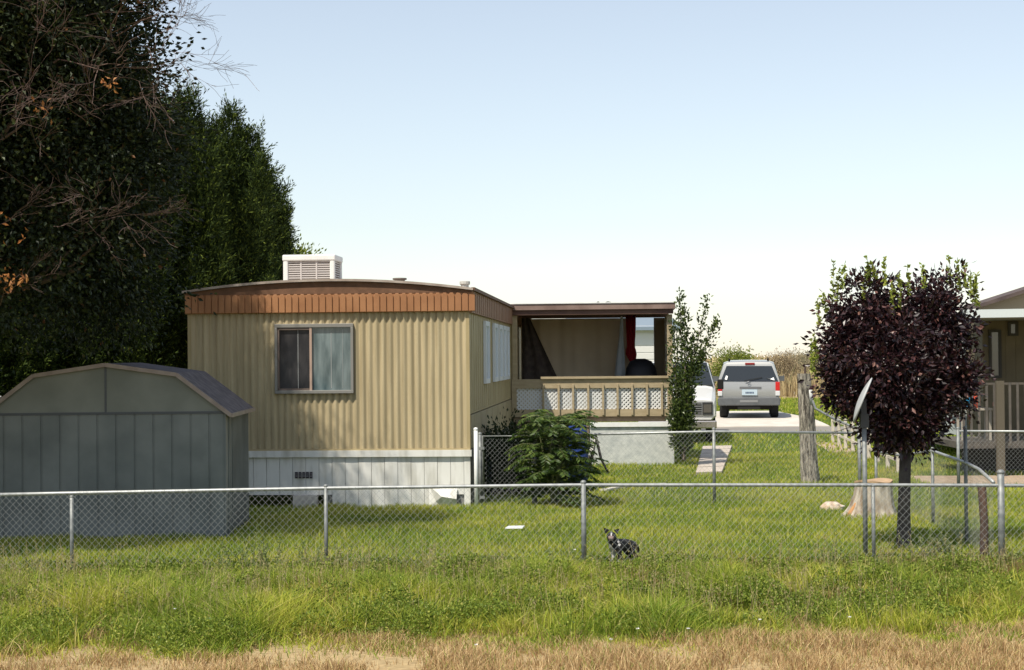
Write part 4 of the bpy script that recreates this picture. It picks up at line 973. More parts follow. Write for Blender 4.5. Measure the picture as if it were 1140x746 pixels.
# ================================================================ DOG
def dog():
    c = Vector((X(692, 18.2, 625), 18.2, .015))
    t = thing('dog', c, 'small black and white dog standing behind the front fence looking at the camera', 'dog')
    fw = Vector((-.75, -.66, 0)); sd_ = Vector((.66, -.75, 0)); up = Vector((0, 0, 1)); hd = Vector((-.12, -.99, 0)); hl = Vector((.99, -.12, 0))
    P = lambda f, s, z: c + fw * f + sd_ * s + up * z
    V = []; J = {}; E = []; Rr = []
    def j(name, p, r, parent=None):
        V.append(p); Rr.append(r); J[name] = len(V) - 1
        if parent: E.append((J[parent], J[name]))
    j('pelvis', P(-.13, 0, .185), (.058, .060)); j('loin', P(-.06, 0, .185), (.054, .056), 'pelvis'); j('rib', P(.01, 0, .175), (.060, .066), 'loin'); j('chest', P(.075, 0, .18), (.060, .068), 'rib')
    j('neck0', P(.115, 0, .215), (.050, .052), 'chest'); K = P(.135, 0, .283)
    j('neck1', K + up * -.035, (.046, .046), 'neck0'); j('skull', K + hd * .005, (.054, .050), 'neck1'); j('brow', K + hd * .04 + up * -.008, (.042, .038), 'skull'); j('muzzle', K + hd * .078 + up * -.028, (.029, .026), 'brow'); j('nose', K + hd * .105 + up * -.032, (.017, .016), 'muzzle')
    for s, nm in ((-1, 'l'), (1, 'r')):
        j('sh' + nm, P(.08, .04 * s, .135), (.032, .032), 'chest'); j('el' + nm, P(.065, .045 * s, .095), (.024, .024), 'sh' + nm); j('wr' + nm, P(.08, .045 * s, .045), (.018, .018), 'el' + nm); j('pw' + nm, P(.082, .045 * s, .010), (.02, .016), 'wr' + nm); j('pt' + nm, P(.108, .045 * s, .008), (.018, .012), 'pw' + nm)
        j('hp' + nm, P(-.13, .04 * s, .145), (.042, .042), 'pelvis'); j('kn' + nm, P(-.09, .045 * s, .105), (.03, .03), 'hp' + nm); j('hk' + nm, P(-.165, .045 * s, .062), (.018, .018), 'kn' + nm); j('hp2' + nm, P(-.152, .045 * s, .012), (.018, .015), 'hk' + nm); j('ht' + nm, P(-.122, .045 * s, .008), (.018, .012), 'hp2' + nm)
    j('tl0', P(-.185, 0, .175), (.024, .022), 'pelvis'); j('tl1', P(-.225, 0, .13), (.022, .02), 'tl0'); j('tl2', P(-.235, 0, .075), (.012, .012), 'tl1')
    me = bpy.data.meshes.new('body'); me.from_pydata([tuple(v) for v in V], E, [])
    o = bpy.data.objects.new('tmp', me); C.objects.link(o); o.modifiers.new('skin', 'SKIN')
    sl = me.skin_vertices[0].data
    for i, r in enumerate(Rr): sl[i].radius = r; sl[i].use_root = (i == 0)
    sb = o.modifiers.new('s', 'SUBSURF'); sb.levels = 2; sb.render_levels = 2
    dg = bpy.context.evaluated_depsgraph_get(); dg.update(); m2 = bpy.data.meshes.new_from_object(o.evaluated_get(dg)); bpy.data.objects.remove(o)
    blk = mat('black_fur', (.012, .011, .012), (.022, .02, .02), rough=.6, scale=30, bump=.6, bscale=90); wh = mat('white_fur', (.6, .57, .54), rough=.85, bump=.6, bscale=90); pk = mat('pinkish_muzzle', (.25, .17, .155), rough=.8)
    m2.materials.clear()
    for q in (blk, wh, pk): m2.materials.append(q)
    for f in m2.polygons:
        p = Vector(f.center) - c; a, s, z = p.dot(fw), p.dot(sd_), p.z; f.use_smooth = True; mi = 0
        q = Vector(f.center) - K; hf, hs, hz = q.dot(hd), q.dot(hl), q.z
        if z < .125 and a > .04 and s < 0: mi = 1                         # white fore leg
        if z < .035: mi = 1
        if a > .10 and .11 < z < .19 and abs(s + .015) < .028: mi = 1     # bib
        if .075 < a < .10 and s > .03 and z > .17 and z < .235: mi = 1    # patch behind the neck
        if hf > .062 and hz < .0: mi = 2
        if hf > .02 and abs(hs) < .008 and hz > .0: mi = 1              # blaze
        f.material_index = mi
    bo = bpy.data.objects.new('body', m2); C.objects.link(bo); bo.parent = t; bo.matrix_parent_inverse = t.matrix_basis.inverted()
    for s in (-1, 1):                                                      # pricked ears, tips folded outwards
        b0 = K + hl * s * .036 + up * .036; e = MB()
        w0 = b0 + hl * s * .022 - up * .03; w1 = b0 - hl * s * .016 + up * .012; tip = b0 + hl * s * .044 + up * (.036 if s < 0 else .026) + hd * .01; bk = b0 - hd * .03
        e.add([tuple(w0), tuple(w1), tuple(tip), tuple(bk)], [(0, 1, 2), (1, 3, 2), (3, 0, 2), (0, 3, 1)]); e.build('ear', blk, t)
        ey = K + hd * .072 + hl * s * .024 + up * .004; MB().sphere(tuple(ey), .008, 8, 6).build('eye', mat('dog_eye', (.02, .012, .008), rough=.05, spec=1), t, smooth=True)
    MB().sphere(tuple(K + hd * .122 + up * -.028), (.011, .009, .009), 8, 6).build('nose', mat('dog_nose', (.008, .008, .008), rough=.3), t, smooth=True)
dog()
bpy.data.objects['dog'].scale = (1.1, 1.1, 1.12)

# ================================================================ TREES
bark = mat('bark', (.10, .075, .055), (.17, .13, .10), rough=.9, scale=8, stretch=(1, 1, .25), bump=.8, bscale=20)
def grow(mb, p, d, L, r, depth, tips, spread=.6, up=.15, kids=(2, 4), seg=4, minr=.003, k=6, wob=.12):
    pts = [Vector(p)]; d = Vector(d).normalized(); rs = [r]
    for i in range(seg):
        d = (d + Vector((random.gauss(0, wob), random.gauss(0, wob), random.gauss(0, wob) + up * .15))).normalized()
        pts.append(pts[-1] + d * L / seg); rs.append(max(minr * .7, r * (1 - .55 * (i + 1) / seg)))
    mb.tube(pts, rs, k if r > .02 else 4 if r > .008 else 3, cap=False)
    tips.append((pts[-1], d, depth)); 
    if depth <= 0: return
    for q in range(random.randint(*kids)):
        i = random.randint(max(1, seg - 3), seg); nd = (d + Vector((random.gauss(0, spread), random.gauss(0, spread), random.gauss(0, spread) + up))).normalized()
        grow(mb, pts[i], nd, L * random.uniform(.6, .85), max(minr, rs[i] * .72), depth - 1, tips, spread, up, kids, seg, minr, k, wob)

def crown_points(lobes, n, shell=.5, cmin=.16, cvar=.12, per=45):
    """points in a union of ellipsoids, denser to the skin, broken up in clumps"""
    vol = np.array([l[3] * l[4] * l[5] for l in lobes]); w_ = vol ** (2 / 3); w_ /= w_.sum(); out = []
    nc = max(40, n // per); ii = rng.choice(len(lobes), nc, p=w_)
    d = rng.normal(size=(nc, 3)); d /= np.linalg.norm(d, axis=1)[:, None]; rad = 1 - shell * rng.random(nc) ** 1.4
    L = np.array(lobes)[ii]; Cc = L[:, :3] + d * L[:, 3:6] * rad[:, None]
    jj = rng.integers(0, nc, n); cs = cmin + cvar * rng.random(nc)
    e = rng.normal(size=(n, 3)); P = Cc[jj] + e * cs[jj][:, None] * np.array([1, 1, .7]); D = e * .6 + d[jj] * .7 + rng.normal(size=(n, 3)) * .6 + np.array([0, 0, -.15])
    return P, D

# --- big dark deciduous tree at the left edge, its trunk beyond the frame
def big_tree():
    t = thing('leafy_tree', (-7.6, 20.4, 0), 'big dark leafy tree with bare reddish twigs, filling the upper left above the shed', 'tree')
    mb = MB(); tips = []
    mb.tube([(-7.6, 20.4, -.1), (-7.55, 20.4, .8), (-7.4, 20.5, 2), (-7.2, 20.3, 3.2)], [.36, .27, .24, .2], 12)
    for i in range(9):
        a = i * .7; grow(mb, (-7.3, 20.3, 2.3 + i * .15), (math.cos(a), math.sin(a), .8), 1.9, .11, 2, tips, .5, .3)
    mb.build('trunk', bark, t, smooth=True)
    lobes = [(-6.6, 20.0, 5.2, 2.45, 2.3, 2.9), (-6.4, 20.2, 8.0, 1.7, 1.6, 1.8), (-7.0, 19.6, 3.6, 1.5, 1.5, 1.2), (-5.6, 21.0, 4.6, 1.35, 1.4, 1.8), (-5.8, 20.5, 6.4, 1.4, 1.4, 1.4),
             (-8.6, 20, 6, 2, 2.4, 3), (-8.2, 20.4, 9.2, 1.8, 1.8, 1.3), (-5.2, 21.6, 3.4, .9, .9, .9), (-5.25, 19.3, 7.2, 1.2, 1.1, 1.6), (-5.3, 18.9, 8.6, 1.1, 1.0, 1.2), (-5.0, 20.4, 5.2, 1.0, 1.4, 1.5), (-7.2, 18.4, 6.6, 1.6, 1.0, 2.2), (-6.55, 22.5, 7.0, 1.0, 1.0, 1.6), (-7.3, 22.0, 9.0, 1.0, 1.2, 1.2), (-6.5, 22.4, 5.4, .9, .9, 1.0)]
    P, D = crown_points(lobes, 340000, .8, .14, .10, 60)
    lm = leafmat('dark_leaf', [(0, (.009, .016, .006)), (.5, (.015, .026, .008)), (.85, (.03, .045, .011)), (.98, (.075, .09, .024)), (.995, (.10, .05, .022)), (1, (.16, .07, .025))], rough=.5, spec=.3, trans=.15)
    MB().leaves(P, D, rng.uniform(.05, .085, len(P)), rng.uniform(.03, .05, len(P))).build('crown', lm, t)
    # dead orange leaf clusters
    dl = leafmat('dead_leaf', [(0, (.28, .10, .03)), (1, (.42, .20, .06))], trans=.2)
    P = []; 
    for (px, py, y, n, s) in ((120, 90, 18.3, 16, .06), (8, 312, 18.4, 26, .07), (20, 308, 18.4, 14, .05), (48, 120, 18.2, 12, .07), (8, 260, 18.3, 14, .12)):
        c = at(px, py, y); P.append(np.array(c) + rng.normal(size=(n, 3)) * s)
    P = np.concatenate(P); MB().leaves(P, rng.normal(size=P.shape) + [0, 0, -.8], rng.uniform(.05, .09, len(P)), .035).build('dead_leaves', dl, t)
    # bare twigs reaching right over the crown
    tw = mat('bare_twig', (.09, .055, .045), (.16, .11, .09), rough=.8, scale=20)
    b = MB(); tips = []
    random.seed(21)
    for (px, py, y, ex, ey, L, r) in ((95, 75, 18.0, 235, 15, .75, .02), (110, 60, 18.1, 225, -15, .8, .018), (120, 95, 18.2, 240, 35, .8, .016), (60, 70, 17.9, 170, 10, .8, .02), (130, 40, 18.0, 250, 20, .75, .014),
                                       (150, 60, 18.1, 230, 60, .6, .012), (165, 100, 18.4, 235, 60, .45, .01), (90, 20, 18.0, 200, -30, .8, .015), (30, 40, 17.8, 110, -30, .8, .016),
                                       (60, 252, 18.0, 165, 248, .55, .013), (70, 250, 18.0, 170, 205, .55, .011), (110, 246, 18.0, 185, 262, .4, .008), (40, 215, 17.9, 10, 150, .5, .012), (0, 340, 17.9, 60, 280, .5, .012),
                                       (100, 140, 17.9, 40, 60, .6, .012), (20, 130, 17.8, 70, 40, .7, .014), (60, 180, 17.9, 20, 120, .6, .012), (0, 250, 17.8, 50, 210, .5, .012), (90, 130, 18.0, 160, 60, .7, .014)):
        a = at(px, py, y + 1.1); e = at(ex, ey, y + random.uniform(-.3, .3)); r *= .6
        grow(b, a, (e - a).normalized() + Vector((0, -.25, 0)), L * 1.1, r, 4, tips, .36, .04, (2, 3), 5, .0024, 6, .14)
    b.build('bare_twigs', tw, t)
big_tree()
def added_shade_tree():  # unseen tree, added for the shade it throws on the shed
    t = thing('leafy_tree', (-9.6, 17.6, 0), 'unseen leafy tree added left of the frame to shade the shed', 'tree')
    mb = MB(); tips = []; mb.tube([(-9.6, 17.6, -.1), (-9.5, 17.6, 2), (-9.3, 17.6, 4.5)], [.3, .22, .16], 10)
    for i in range(6): a = i * 1.05; grow(mb, (-9.4, 17.6, 3.5 + .2 * i), (math.cos(a), math.sin(a), .8), 1.8, .09, 2, tips, .5, .3)
    mb.build('trunk', bark, t, smooth=True)
    P, D = crown_points([(-8.9, 17.7, 7.4, 2.2, 1.9, 2.6), (-8.4, 18.3, 5.6, 1.5, 1.3, 1.4), (-8.2, 18.3, 8.4, 1.3, 1.3, 1.5)], 90000, .8, .14, .1, 60)
    MB().leaves(P, D, rng.uniform(.06, .09, len(P)), .045).build('crown', MATS['dark_leaf'], t)
added_shade_tree()

def juniper(px, Y, peaks, rad, label, seed, dens=1.0):
    """upright plumes: each peak is a photo pixel; feather sprays are set along every plume"""
    random.seed(seed); r2 = np.random.default_rng(seed)
    x = X(px, Y, 400); tops = [at(a - 8, b, Y + random.uniform(-.5, .5) * rad) for a, b in peaks]; zt = max(p.z for p in tops)
    t = thing('juniper_tree', (x, Y, 0), label, 'tree', 'junipers behind the mobile home and the shed')
    MB().tube([(x, Y, -.1), (x, Y, zt * .5), (x, Y, zt * .85)], [.16, .09, .02], 8).build('trunk', bark, t, smooth=True)
    P = []; D = []
    for _ in range(26):                                            # hidden and rear plumes fill the body
        a = r2.random() * 6.28; q = rad * (.2 + .75 * r2.random()); zz = zt * (.94 - .5 * (q / rad) ** 1.2 - .12 * r2.random())
        tops.append(Vector((x + math.cos(a) * q, Y + math.sin(a) * q, zz)))
    for p in tops:
        h = min(p.z - .3, 2.6); b = Vector((x + (p.x - x) * .45, Y + (p.y - Y) * .45, p.z - h)); m = int(300 * dens)
        u = r2.random(m) ** .85; A = np.array(b)[None] * (1 - u[:, None]) + np.array(p)[None] * u[:, None]
        a = r2.random(m) * 6.28; q = (.42 * (1 - u) ** .75 + .015) * (.45 + .6 * r2.random(m)) * rad ** .4; q = np.minimum(q, .55)
        P.append(A + np.stack([np.cos(a) * q, np.sin(a) * q, q * 0], 1))
        ax = np.array((p - b).normalized()); D.append(ax[None] * .9 + np.stack([np.cos(a), np.sin(a), 0 * a], 1) * (1.15 - .8 * u)[:, None])
    P = np.concatenate(P); D = np.concatenate(D); m = len(P); D += r2.normal(size=D.shape) * .28; D /= np.linalg.norm(D, axis=1)[:, None]
    k = 20; tt = np.tile(np.linspace(0, 1, k), (m, 1)); SL = r2.uniform(.14, .44, m)[:, None]
    B = P[:, None] + D[:, None] * (tt * SL)[..., None]; off = r2.normal(size=(m, k, 3)); Q = B + off * ((1 - tt) * .03 + .006)[..., None]
    LDv = D[:, None] + off * .5
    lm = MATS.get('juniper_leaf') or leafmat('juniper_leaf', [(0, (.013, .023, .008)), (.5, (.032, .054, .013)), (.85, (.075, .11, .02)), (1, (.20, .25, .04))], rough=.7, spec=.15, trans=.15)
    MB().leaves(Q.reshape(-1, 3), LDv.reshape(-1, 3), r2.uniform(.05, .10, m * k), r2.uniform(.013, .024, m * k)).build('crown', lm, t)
juniper(215, 28.6, [(217, 106), (205, 118), (224, 138), (236, 150), (196, 140), (240, 175), (215, 160)], 1.0, 'juniper with the tallest pointed tip, rising behind the leafy tree', 3)
juniper(258, 29.4, [(265, 127), (252, 142), (276, 150), (290, 152), (240, 150), (284, 175), (300, 186), (262, 165), (296, 210), (250, 190)], 1.05, 'bushy juniper with sunlit tips directly behind the left end of the mobile home', 5, 1.1)
juniper(288, 30.2, [(303, 190), (313, 206), (321, 216), (319, 232), (322, 246), (310, 262), (300, 215), (290, 200), (317, 268), (312, 285)], .55, 'smaller juniper at the right flank of the juniper cluster, nearest the roof cooler', 8, .8)
juniper(150, 28.0, [(150, 62), (130, 80), (170, 90), (185, 120), (110, 100)], 1.3, 'dark juniper mostly hidden by the leafy tree, behind the shed', 11)
juniper(60, 28.0, [(60, 90), (40, 110), (85, 120), (100, 160)], 1.5, 'darkest juniper behind the left half of the shed', 12)
juniper(-10, 27.0, [(-10, 110), (20, 150), (-30, 140)], 1.5, 'dark juniper at the left edge of the view behind the shed', 14, .8)

def roundbush(name, c, rx, ry, rz, n, ls, lm, label, cat, trunk=True, group=None, kind=None, lobes=None):
    t = thing(name, (c[0], c[1], c[2]), label, cat, group)
    L = lobes or [(c[0], c[1], c[2] + rz, rx, ry, rz)]
    P, D = crown_points(L, n, .6); P[:, 2] = np.maximum(P[:, 2], c[2] + .02)
    MB().leaves(P, D, rng.uniform(ls * .7, ls * 1.2, n), ls * .5).build('crown', lm, t)
    b = MB(); tips = []
    for i in range(5): grow(b, c, (random.gauss(0, .5), random.gauss(0, .5), 1), rz * .7, .03 + rz * .01, 2, tips, .5, .3)
    b.build('stems', bark, t, smooth=True); return t
gm_ = leafmat('far_green', [(0, (.10, .14, .02)), (.6, (.17, .21, .03)), (1, (.25, .27, .05))], trans=.2)
Yb = 82; c = (X(818, Yb), Yb, gzf(Yb)); roundbush('round_bush', c, 1.25, 1.2, 1.15, 9000, .12, gm_, 'round yellow green bush behind the silver car', 'bush')
gb = leafmat('dry_scrub', [(0, (.22, .17, .11)), (.5, (.32, .25, .16)), (1, (.42, .34, .2))], rough=.9, spec=.1, trans=.1)
Yb = 95; c = (X(871, Yb), Yb, gzf(Yb)); roundbush('dry_bush', c, 1.0, .9, 1.1, 6000, .10, gb, 'grey brown leafless looking bush in the dry field right of the silver car', 'bush')
Yb = 48; zt = Z(279, Yb, 330)
t = thing('leafy_tree', (X(328, Yb), Yb, .1), 'yellow green tree whose top just shows behind the roof cooler', 'tree')
MB().tube([(X(328, Yb), Yb, 0), (X(328, Yb), Yb, zt - .8)], [.12, .05], 8).build('trunk', bark, t)
P, D = crown_points([(X(322, Yb), Yb, zt - 1.0, .75, .8, .9), (X(333, Yb), Yb, zt - .5, .35, .4, .45)], 9000, .7); MB().leaves(P, D + [0, 0, .5], .12, .05).build('crown', gm_, t)

# dry field brush
def brush():
    n = 26000; y = rng.uniform(80, 130, n); x = rng.uniform(-1, 1, n) * 16 + 13
    x = X(900, 100) + (rng.random(n) - .5) * 34
    h = .35 + 1.3 * vnoise(x, y, 2.2, 2) ** 2 * (.4 + rng.random(n)); b = MB(); b.blades(x, y, gz(x, y), h, np.full(n, .09), .5)
    n = 9000; y = rng.uniform(180, 420, n); x = y * (900 - 570) / F + (rng.random(n) - .5) * y * .28; h = (.9 + 1.9 * vnoise(x, y, 9, 3)) * rng.uniform(.5, 1, n); b.blades(x, y, gz(x, y), h, np.full(n, .6), .4)
    m = leafmat('dry_field', [(0, (.24, .18, .10)), (.5, (.42, .32, .17)), (.9, (.5, .4, .22)), (1, (.24, .24, .1))], rough=.9, spec=.1, trans=.2)
    tag(b.build('dry_brush', m), 'dry straw coloured brush and grass in the field beyond the lane', 'brush', kind='stuff')
brush()
sb_ = leafmat('scrub_olive', [(0, (.16, .15, .09)), (1, (.32, .27, .17))], rough=.9, spec=.1, trans=.1)
for i, (px, Yb, r_, h) in enumerate(((888, 120, 1.5, 1.5), (905, 112, 1.3, 1.1), (852, 125, 2.2, .9), (925, 118, 1.8, 1.3))):
    c = (X(px, Yb), Yb, gzf(Yb))
    roundbush('scrub', c, r_, 1.2, h * .75, 4500, .13, sb_, ('tallest olive scrub bush on the skyline just right of the dry bush', 'olive scrub bush on the skyline directly above the log post', 'low wide olive scrub bush beyond the silver car roof', 'olive scrub bush touching the left edge of the dark red tree')[i], 'bush', group='scrub bushes in the dry field')

# --- dark red leaved tree
def red_tree():
    Y = 19.3; x = X(1006, Y, 610); t = thing('red_leaf_tree', (x, Y, 0), 'small dark red leaved tree with yellow green shoots beside the satellite dish', 'tree')
    mb = MB(); tips = []
    p1 = at(1008, 500, Y)
    mb.tube([(x, Y, -.1), (x, Y, .05), (x + .01, Y, .5), (p1.x, Y, p1.z)], [.13, .085, .07, .065], 12)
    random.seed(5)
    for i in range(8):
        a = i * .8; grow(mb, (p1.x, Y, p1.z - .1), (math.cos(a) * .6, math.sin(a) * .6, 1), .62, .035, 3, tips, .45, .25)
    mb.build('trunk', mat('dark_bark', (.06, .05, .045), (.1, .085, .07), rough=.9, scale=10, bump=.6, bscale=30), t, smooth=True)
    s = F / Y
    L = []
    def lb(px, py, rx, ry, dz=0): p = at(px, py, Y + dz); L.append((p.x, p.y, p.z, rx / s, rx / s * .95, ry / s))
    lb(968, 350, 46, 47); lb(1043, 348, 42, 50); lb(948, 405, 38, 45); lb(1050, 410, 36, 50); lb(1000, 430, 58, 60); lb(1000, 370, 60, 48, .3); lb(1000, 460, 45, 40, -.2); lb(985, 400, 60, 60, -.3); lb(940, 440, 28, 32, .1); lb(1010, 480, 40, 25); lb(1064, 435, 20, 34); lb(932, 385, 22, 38); lb(1064, 370, 22, 38)
    P, D = crown_points(L, 32000, .85, .06, .05, 40)
    lm = leafmat('red_leaf', [(0, (.012, .005, .008)), (.5, (.022, .008, .011)), (.85, (.045, .015, .018)), (.96, (.10, .038, .034)), (1, (.24, .12, .09))], rough=.38, spec=.55, trans=.12)
    MB().leaves(P, D, rng.uniform(.04, .10, len(P)), rng.uniform(.028, .052, len(P)), fold=.15).build('crown', lm, t)
    gl = leafmat('shoot_leaf', [(0, (.16, .22, .03)), (.6, (.28, .33, .05)), (1, (.40, .42, .09))], trans=.35)
    b = MB(); st_ = MB()
    for (px, py, ex, ey) in ((927, 330, 928, 297), (938, 318, 940, 300), (968, 312, 965, 291), (985, 312, 984, 292), (1012, 325, 1010, 302), (1003, 340, 1001, 312), (975, 305, 970, 298), (1058, 312, 1056, 291), (1068, 318, 1066, 296), (1075, 316, 1074, 297),
                             (1083, 330, 1088, 312), (1080, 325, 1081, 310), (921, 345, 915, 332), (912, 355, 910, 340), (905, 410, 903, 385), (908, 415, 903, 395), (910, 398, 906, 380), (995, 345, 992, 322), (1030, 315, 1026, 300), (960, 330, 966, 305), (932, 330, 934, 308), (1088, 335, 1085, 318)):
        a = at(px, py + 6, Y + random.uniform(-.5, .0)); e = at(ex, ey - 6, Y + random.uniform(-.5, .0)); st_.tube([a, a.lerp(e, .5) + Vector((.01, 0, 0)), e], [.004, .003, .002], 4, cap=False)
        n = 44; tt = rng.random(n)[:, None]; b.leaves(np.array(a) * (1 - tt) + np.array(e) * tt, rng.normal(size=(n, 3)) * .7 + [0, 0, .5], rng.uniform(.035, .06, n), .03)
    st_.build('shoots', mat('shoot_stem', (.16, .18, .05)), t); b.build('shoot_leaves', gl, t)
red_tree()

# --- tall sapling by the porch
def sapling():
    Y = 34.0; x = X(761, Y, 505); t = thing('tall_sapling', (x, Y, 0), 'tall upright green sapling at the right corner of the porch', 'tree')
    random.seed(9); mb = MB(); P = []; D = []
    for (pts) in ([(761, 512), (760, 430), (757, 325)], [(762, 512), (763, 420), (762, 345)], [(762, 512), (765, 430), (788, 332)], [(762, 512), (767, 425), (799, 357)], [(760, 512), (753, 440), (750, 360)], [(762, 512), (766, 430), (782, 392)],
                  [(761, 512), (762, 460), (772, 375)], [(760, 512), (753, 470), (752, 410)], [(761, 512), (762, 470), (764, 430)], [(758, 500), (754, 480), (753, 450)], [(760, 500), (761, 485), (762, 455)], [(761, 512), (758, 470), (762, 420)]):
        q = [at(px, py, Y + random.uniform(-.25, .25)) for px, py in pts]; mb.tube([q[0], q[0].lerp(q[1], .5), q[1], q[1].lerp(q[2], .5), q[2]], [.022, .018, .014, .009, .004], 5, cap=False)
        for (A_, B_, n, s) in ((q[0], q[1], 300, .085), (q[1], q[2], 340, .075)):
            tt = rng.random(n)[:, None]; tt = .25 + .75 * tt if A_ is q[0] else tt; pp = np.array(A_) * (1 - tt) + np.array(B_) * tt; o = rng.normal(size=(n, 3)) * s * (1.15 - tt * .6); P.append(pp + o); D.append(o * 5 + [0, 0, .6] + rng.normal(size=(n, 3)) * .5)
    P = np.concatenate(P); P[:, 2] = np.maximum(P[:, 2], .05); D = np.concatenate(D)
    mb.build('stems', bark, t, smooth=True)
    lm = leafmat('sapling_leaf', [(0, (.03, .05, .015)), (.55, (.06, .09, .022)), (.9, (.11, .15, .03)), (1, (.18, .22, .05))], rough=.35, spec=.55, trans=.25)
    MB().leaves(P, D, rng.uniform(.055, .10, len(P)), rng.uniform(.035, .055, len(P))).build('crown', lm, t)
sapling()

# --- fern-leaved bush by the gate
def fern_bush():
    Y = 25.15; c = Vector((X(616, Y, 560), Y, 0)); t = thing('leafy_bush', c, 'bush with long feathery leaves growing through the cross fence by the gate', 'bush'); random.seed(4)
    st_ = MB(); P = []; D = []; Ls = []
    for i in range(210):
        a = random.uniform(0, 6.28); hgt = random.uniform(.12, 1.36); rr = random.uniform(.05, .36) * (1 - .55 * max(0, hgt - .7))
        p0 = c + Vector((math.cos(a) * rr, math.sin(a) * rr * .8, hgt)); el = random.uniform(.1, .9); L = random.uniform(.3, .52)
        d = Vector((math.cos(a), math.sin(a) * .8, el)).normalized(); pts = [p0]
        for s in range(6):
            pts.append(pts[-1] + d * L / 6); d = (d + Vector((0, 0, -.20))).normalized()
        st_.tube(pts, [.006, .005, .004, .004, .003, .003, .002], 3, cap=False)
        sd_ = Vector((-math.sin(a), math.cos(a), 0))
        for s in range(1, 13):
            q = s / 12 * 6; i0 = min(int(q), 5); p = pts[i0].lerp(pts[i0 + 1], q - i0); dd = (pts[i0 + 1] - pts[i0]).normalized()
            for sg in (-1, 1):
                P.append(tuple(p)); D.append(tuple(dd * .55 + sd_ * sg + Vector((0, 0, -.35)))); Ls.append(.13 * (1 - .45 * abs(s / 12 - .4)))
    for i in range(7):
        a = i * .9; st_.tube([c, c + Vector((math.cos(a) * .12, math.sin(a) * .1, .6)), c + Vector((math.cos(a) * .22, math.sin(a) * .2, 1.1))], [.018, .014, .008], 5)
    st_.build('stems', mat('green_stem', (.12, .13, .05)), t)
    lm = leafmat('fern_leaf', [(0, (.035, .065, .015)), (.6, (.07, .12, .022)), (1, (.14, .19, .035))], rough=.45, spec=.4, trans=.3)
    MB().leaves(np.array(P), np.array(D), np.array(Ls), .032, fold=.1).build('leaves', lm, t)
fern_bush()
Yg = 27.6; roundbush('dark_shrub', (X(566, Yg), Yg, 0), .55, .6, .5, 9000, .07, leafmat('shade_leaf', [(0, (.012, .022, .007)), (1, (.035, .055, .014))], trans=.1), 'dark shrub growing in the shade behind the chain link gate', 'bush')

# ================================================================ GRASS
def inhome(x, y):
    p = (x - HO.x) * U.x + (y - HO.y) * U.y; q = (x - HO.x) * Vd.x + (y - HO.y) * Vd.y
    return (p < .02) & (p > -W_) & (q > -.03) | ((p > 0) & (p < 3.4) & (q > 9.45) & (q < 13))
def keep(x, y):
    k = ~inhome(x, y)
    cx, hw = X(118, 21.2, 500), 1.52
    k &= ~((x > cx - hw) & (x < cx + hw - .0) & (y > 21.2) & (y < 23.7))
    # path, lane, driveway
    tt = (y - 31.6) / 9.4; l = P0[0][0] * (1 - tt) + P1[0][0] * tt; r_ = P0[1][0] * (1 - tt) + P1[1][0] * tt
    k &= ~((tt > 0) & (tt < 1) & (x > l) & (x < r_)); k &= ~((y > 47.9) & (y < 49.7)); k &= ~((x > 5.85) & (x < 9.4) & (y > 49.6) & (y < 60))
    k &= ~((x > 7.1 + (y - 28.4) * .03) & (y > 28.3) & (y < 31)); 
    return k
def scatter(n, y0, y1, margin=1.0):
    u = rng.random(n); y = np.sqrt(y0 ** 2 + (y1 ** 2 - y0 ** 2) * u)
    x = (rng.random(n) * 2 - 1) * (y * 570 / F + margin); m = keep(x, y); return x[m], y[m]

GR = [(0, (.09, .15, .014)), (.4, (.20, .29, .028)), (.8, (.34, .41, .045)), (.93, (.44, .42, .09)), (1, (.55, .46, .2))]
GY = [(0, (.23, .29, .028)), (.5, (.40, .44, .045)), (.85, (.56, .50, .09)), (1, (.6, .5, .22))]
DRY = [(0, (.26, .15, .07)), (.5, (.46, .31, .15)), (.86, (.66, .50, .27)), (.93, (.3, .33, .08)), (1, (.2, .25, .06))]
dryline = lambda x: 12.0 + 1.1 * vnoise(x, x * 0 + 3, .8, 4) + .6 * vnoise(x, x * 0 + 3, .25, 8) + np.where(x > 1.2, np.minimum((x - 1.2) * .45, .8), 0)
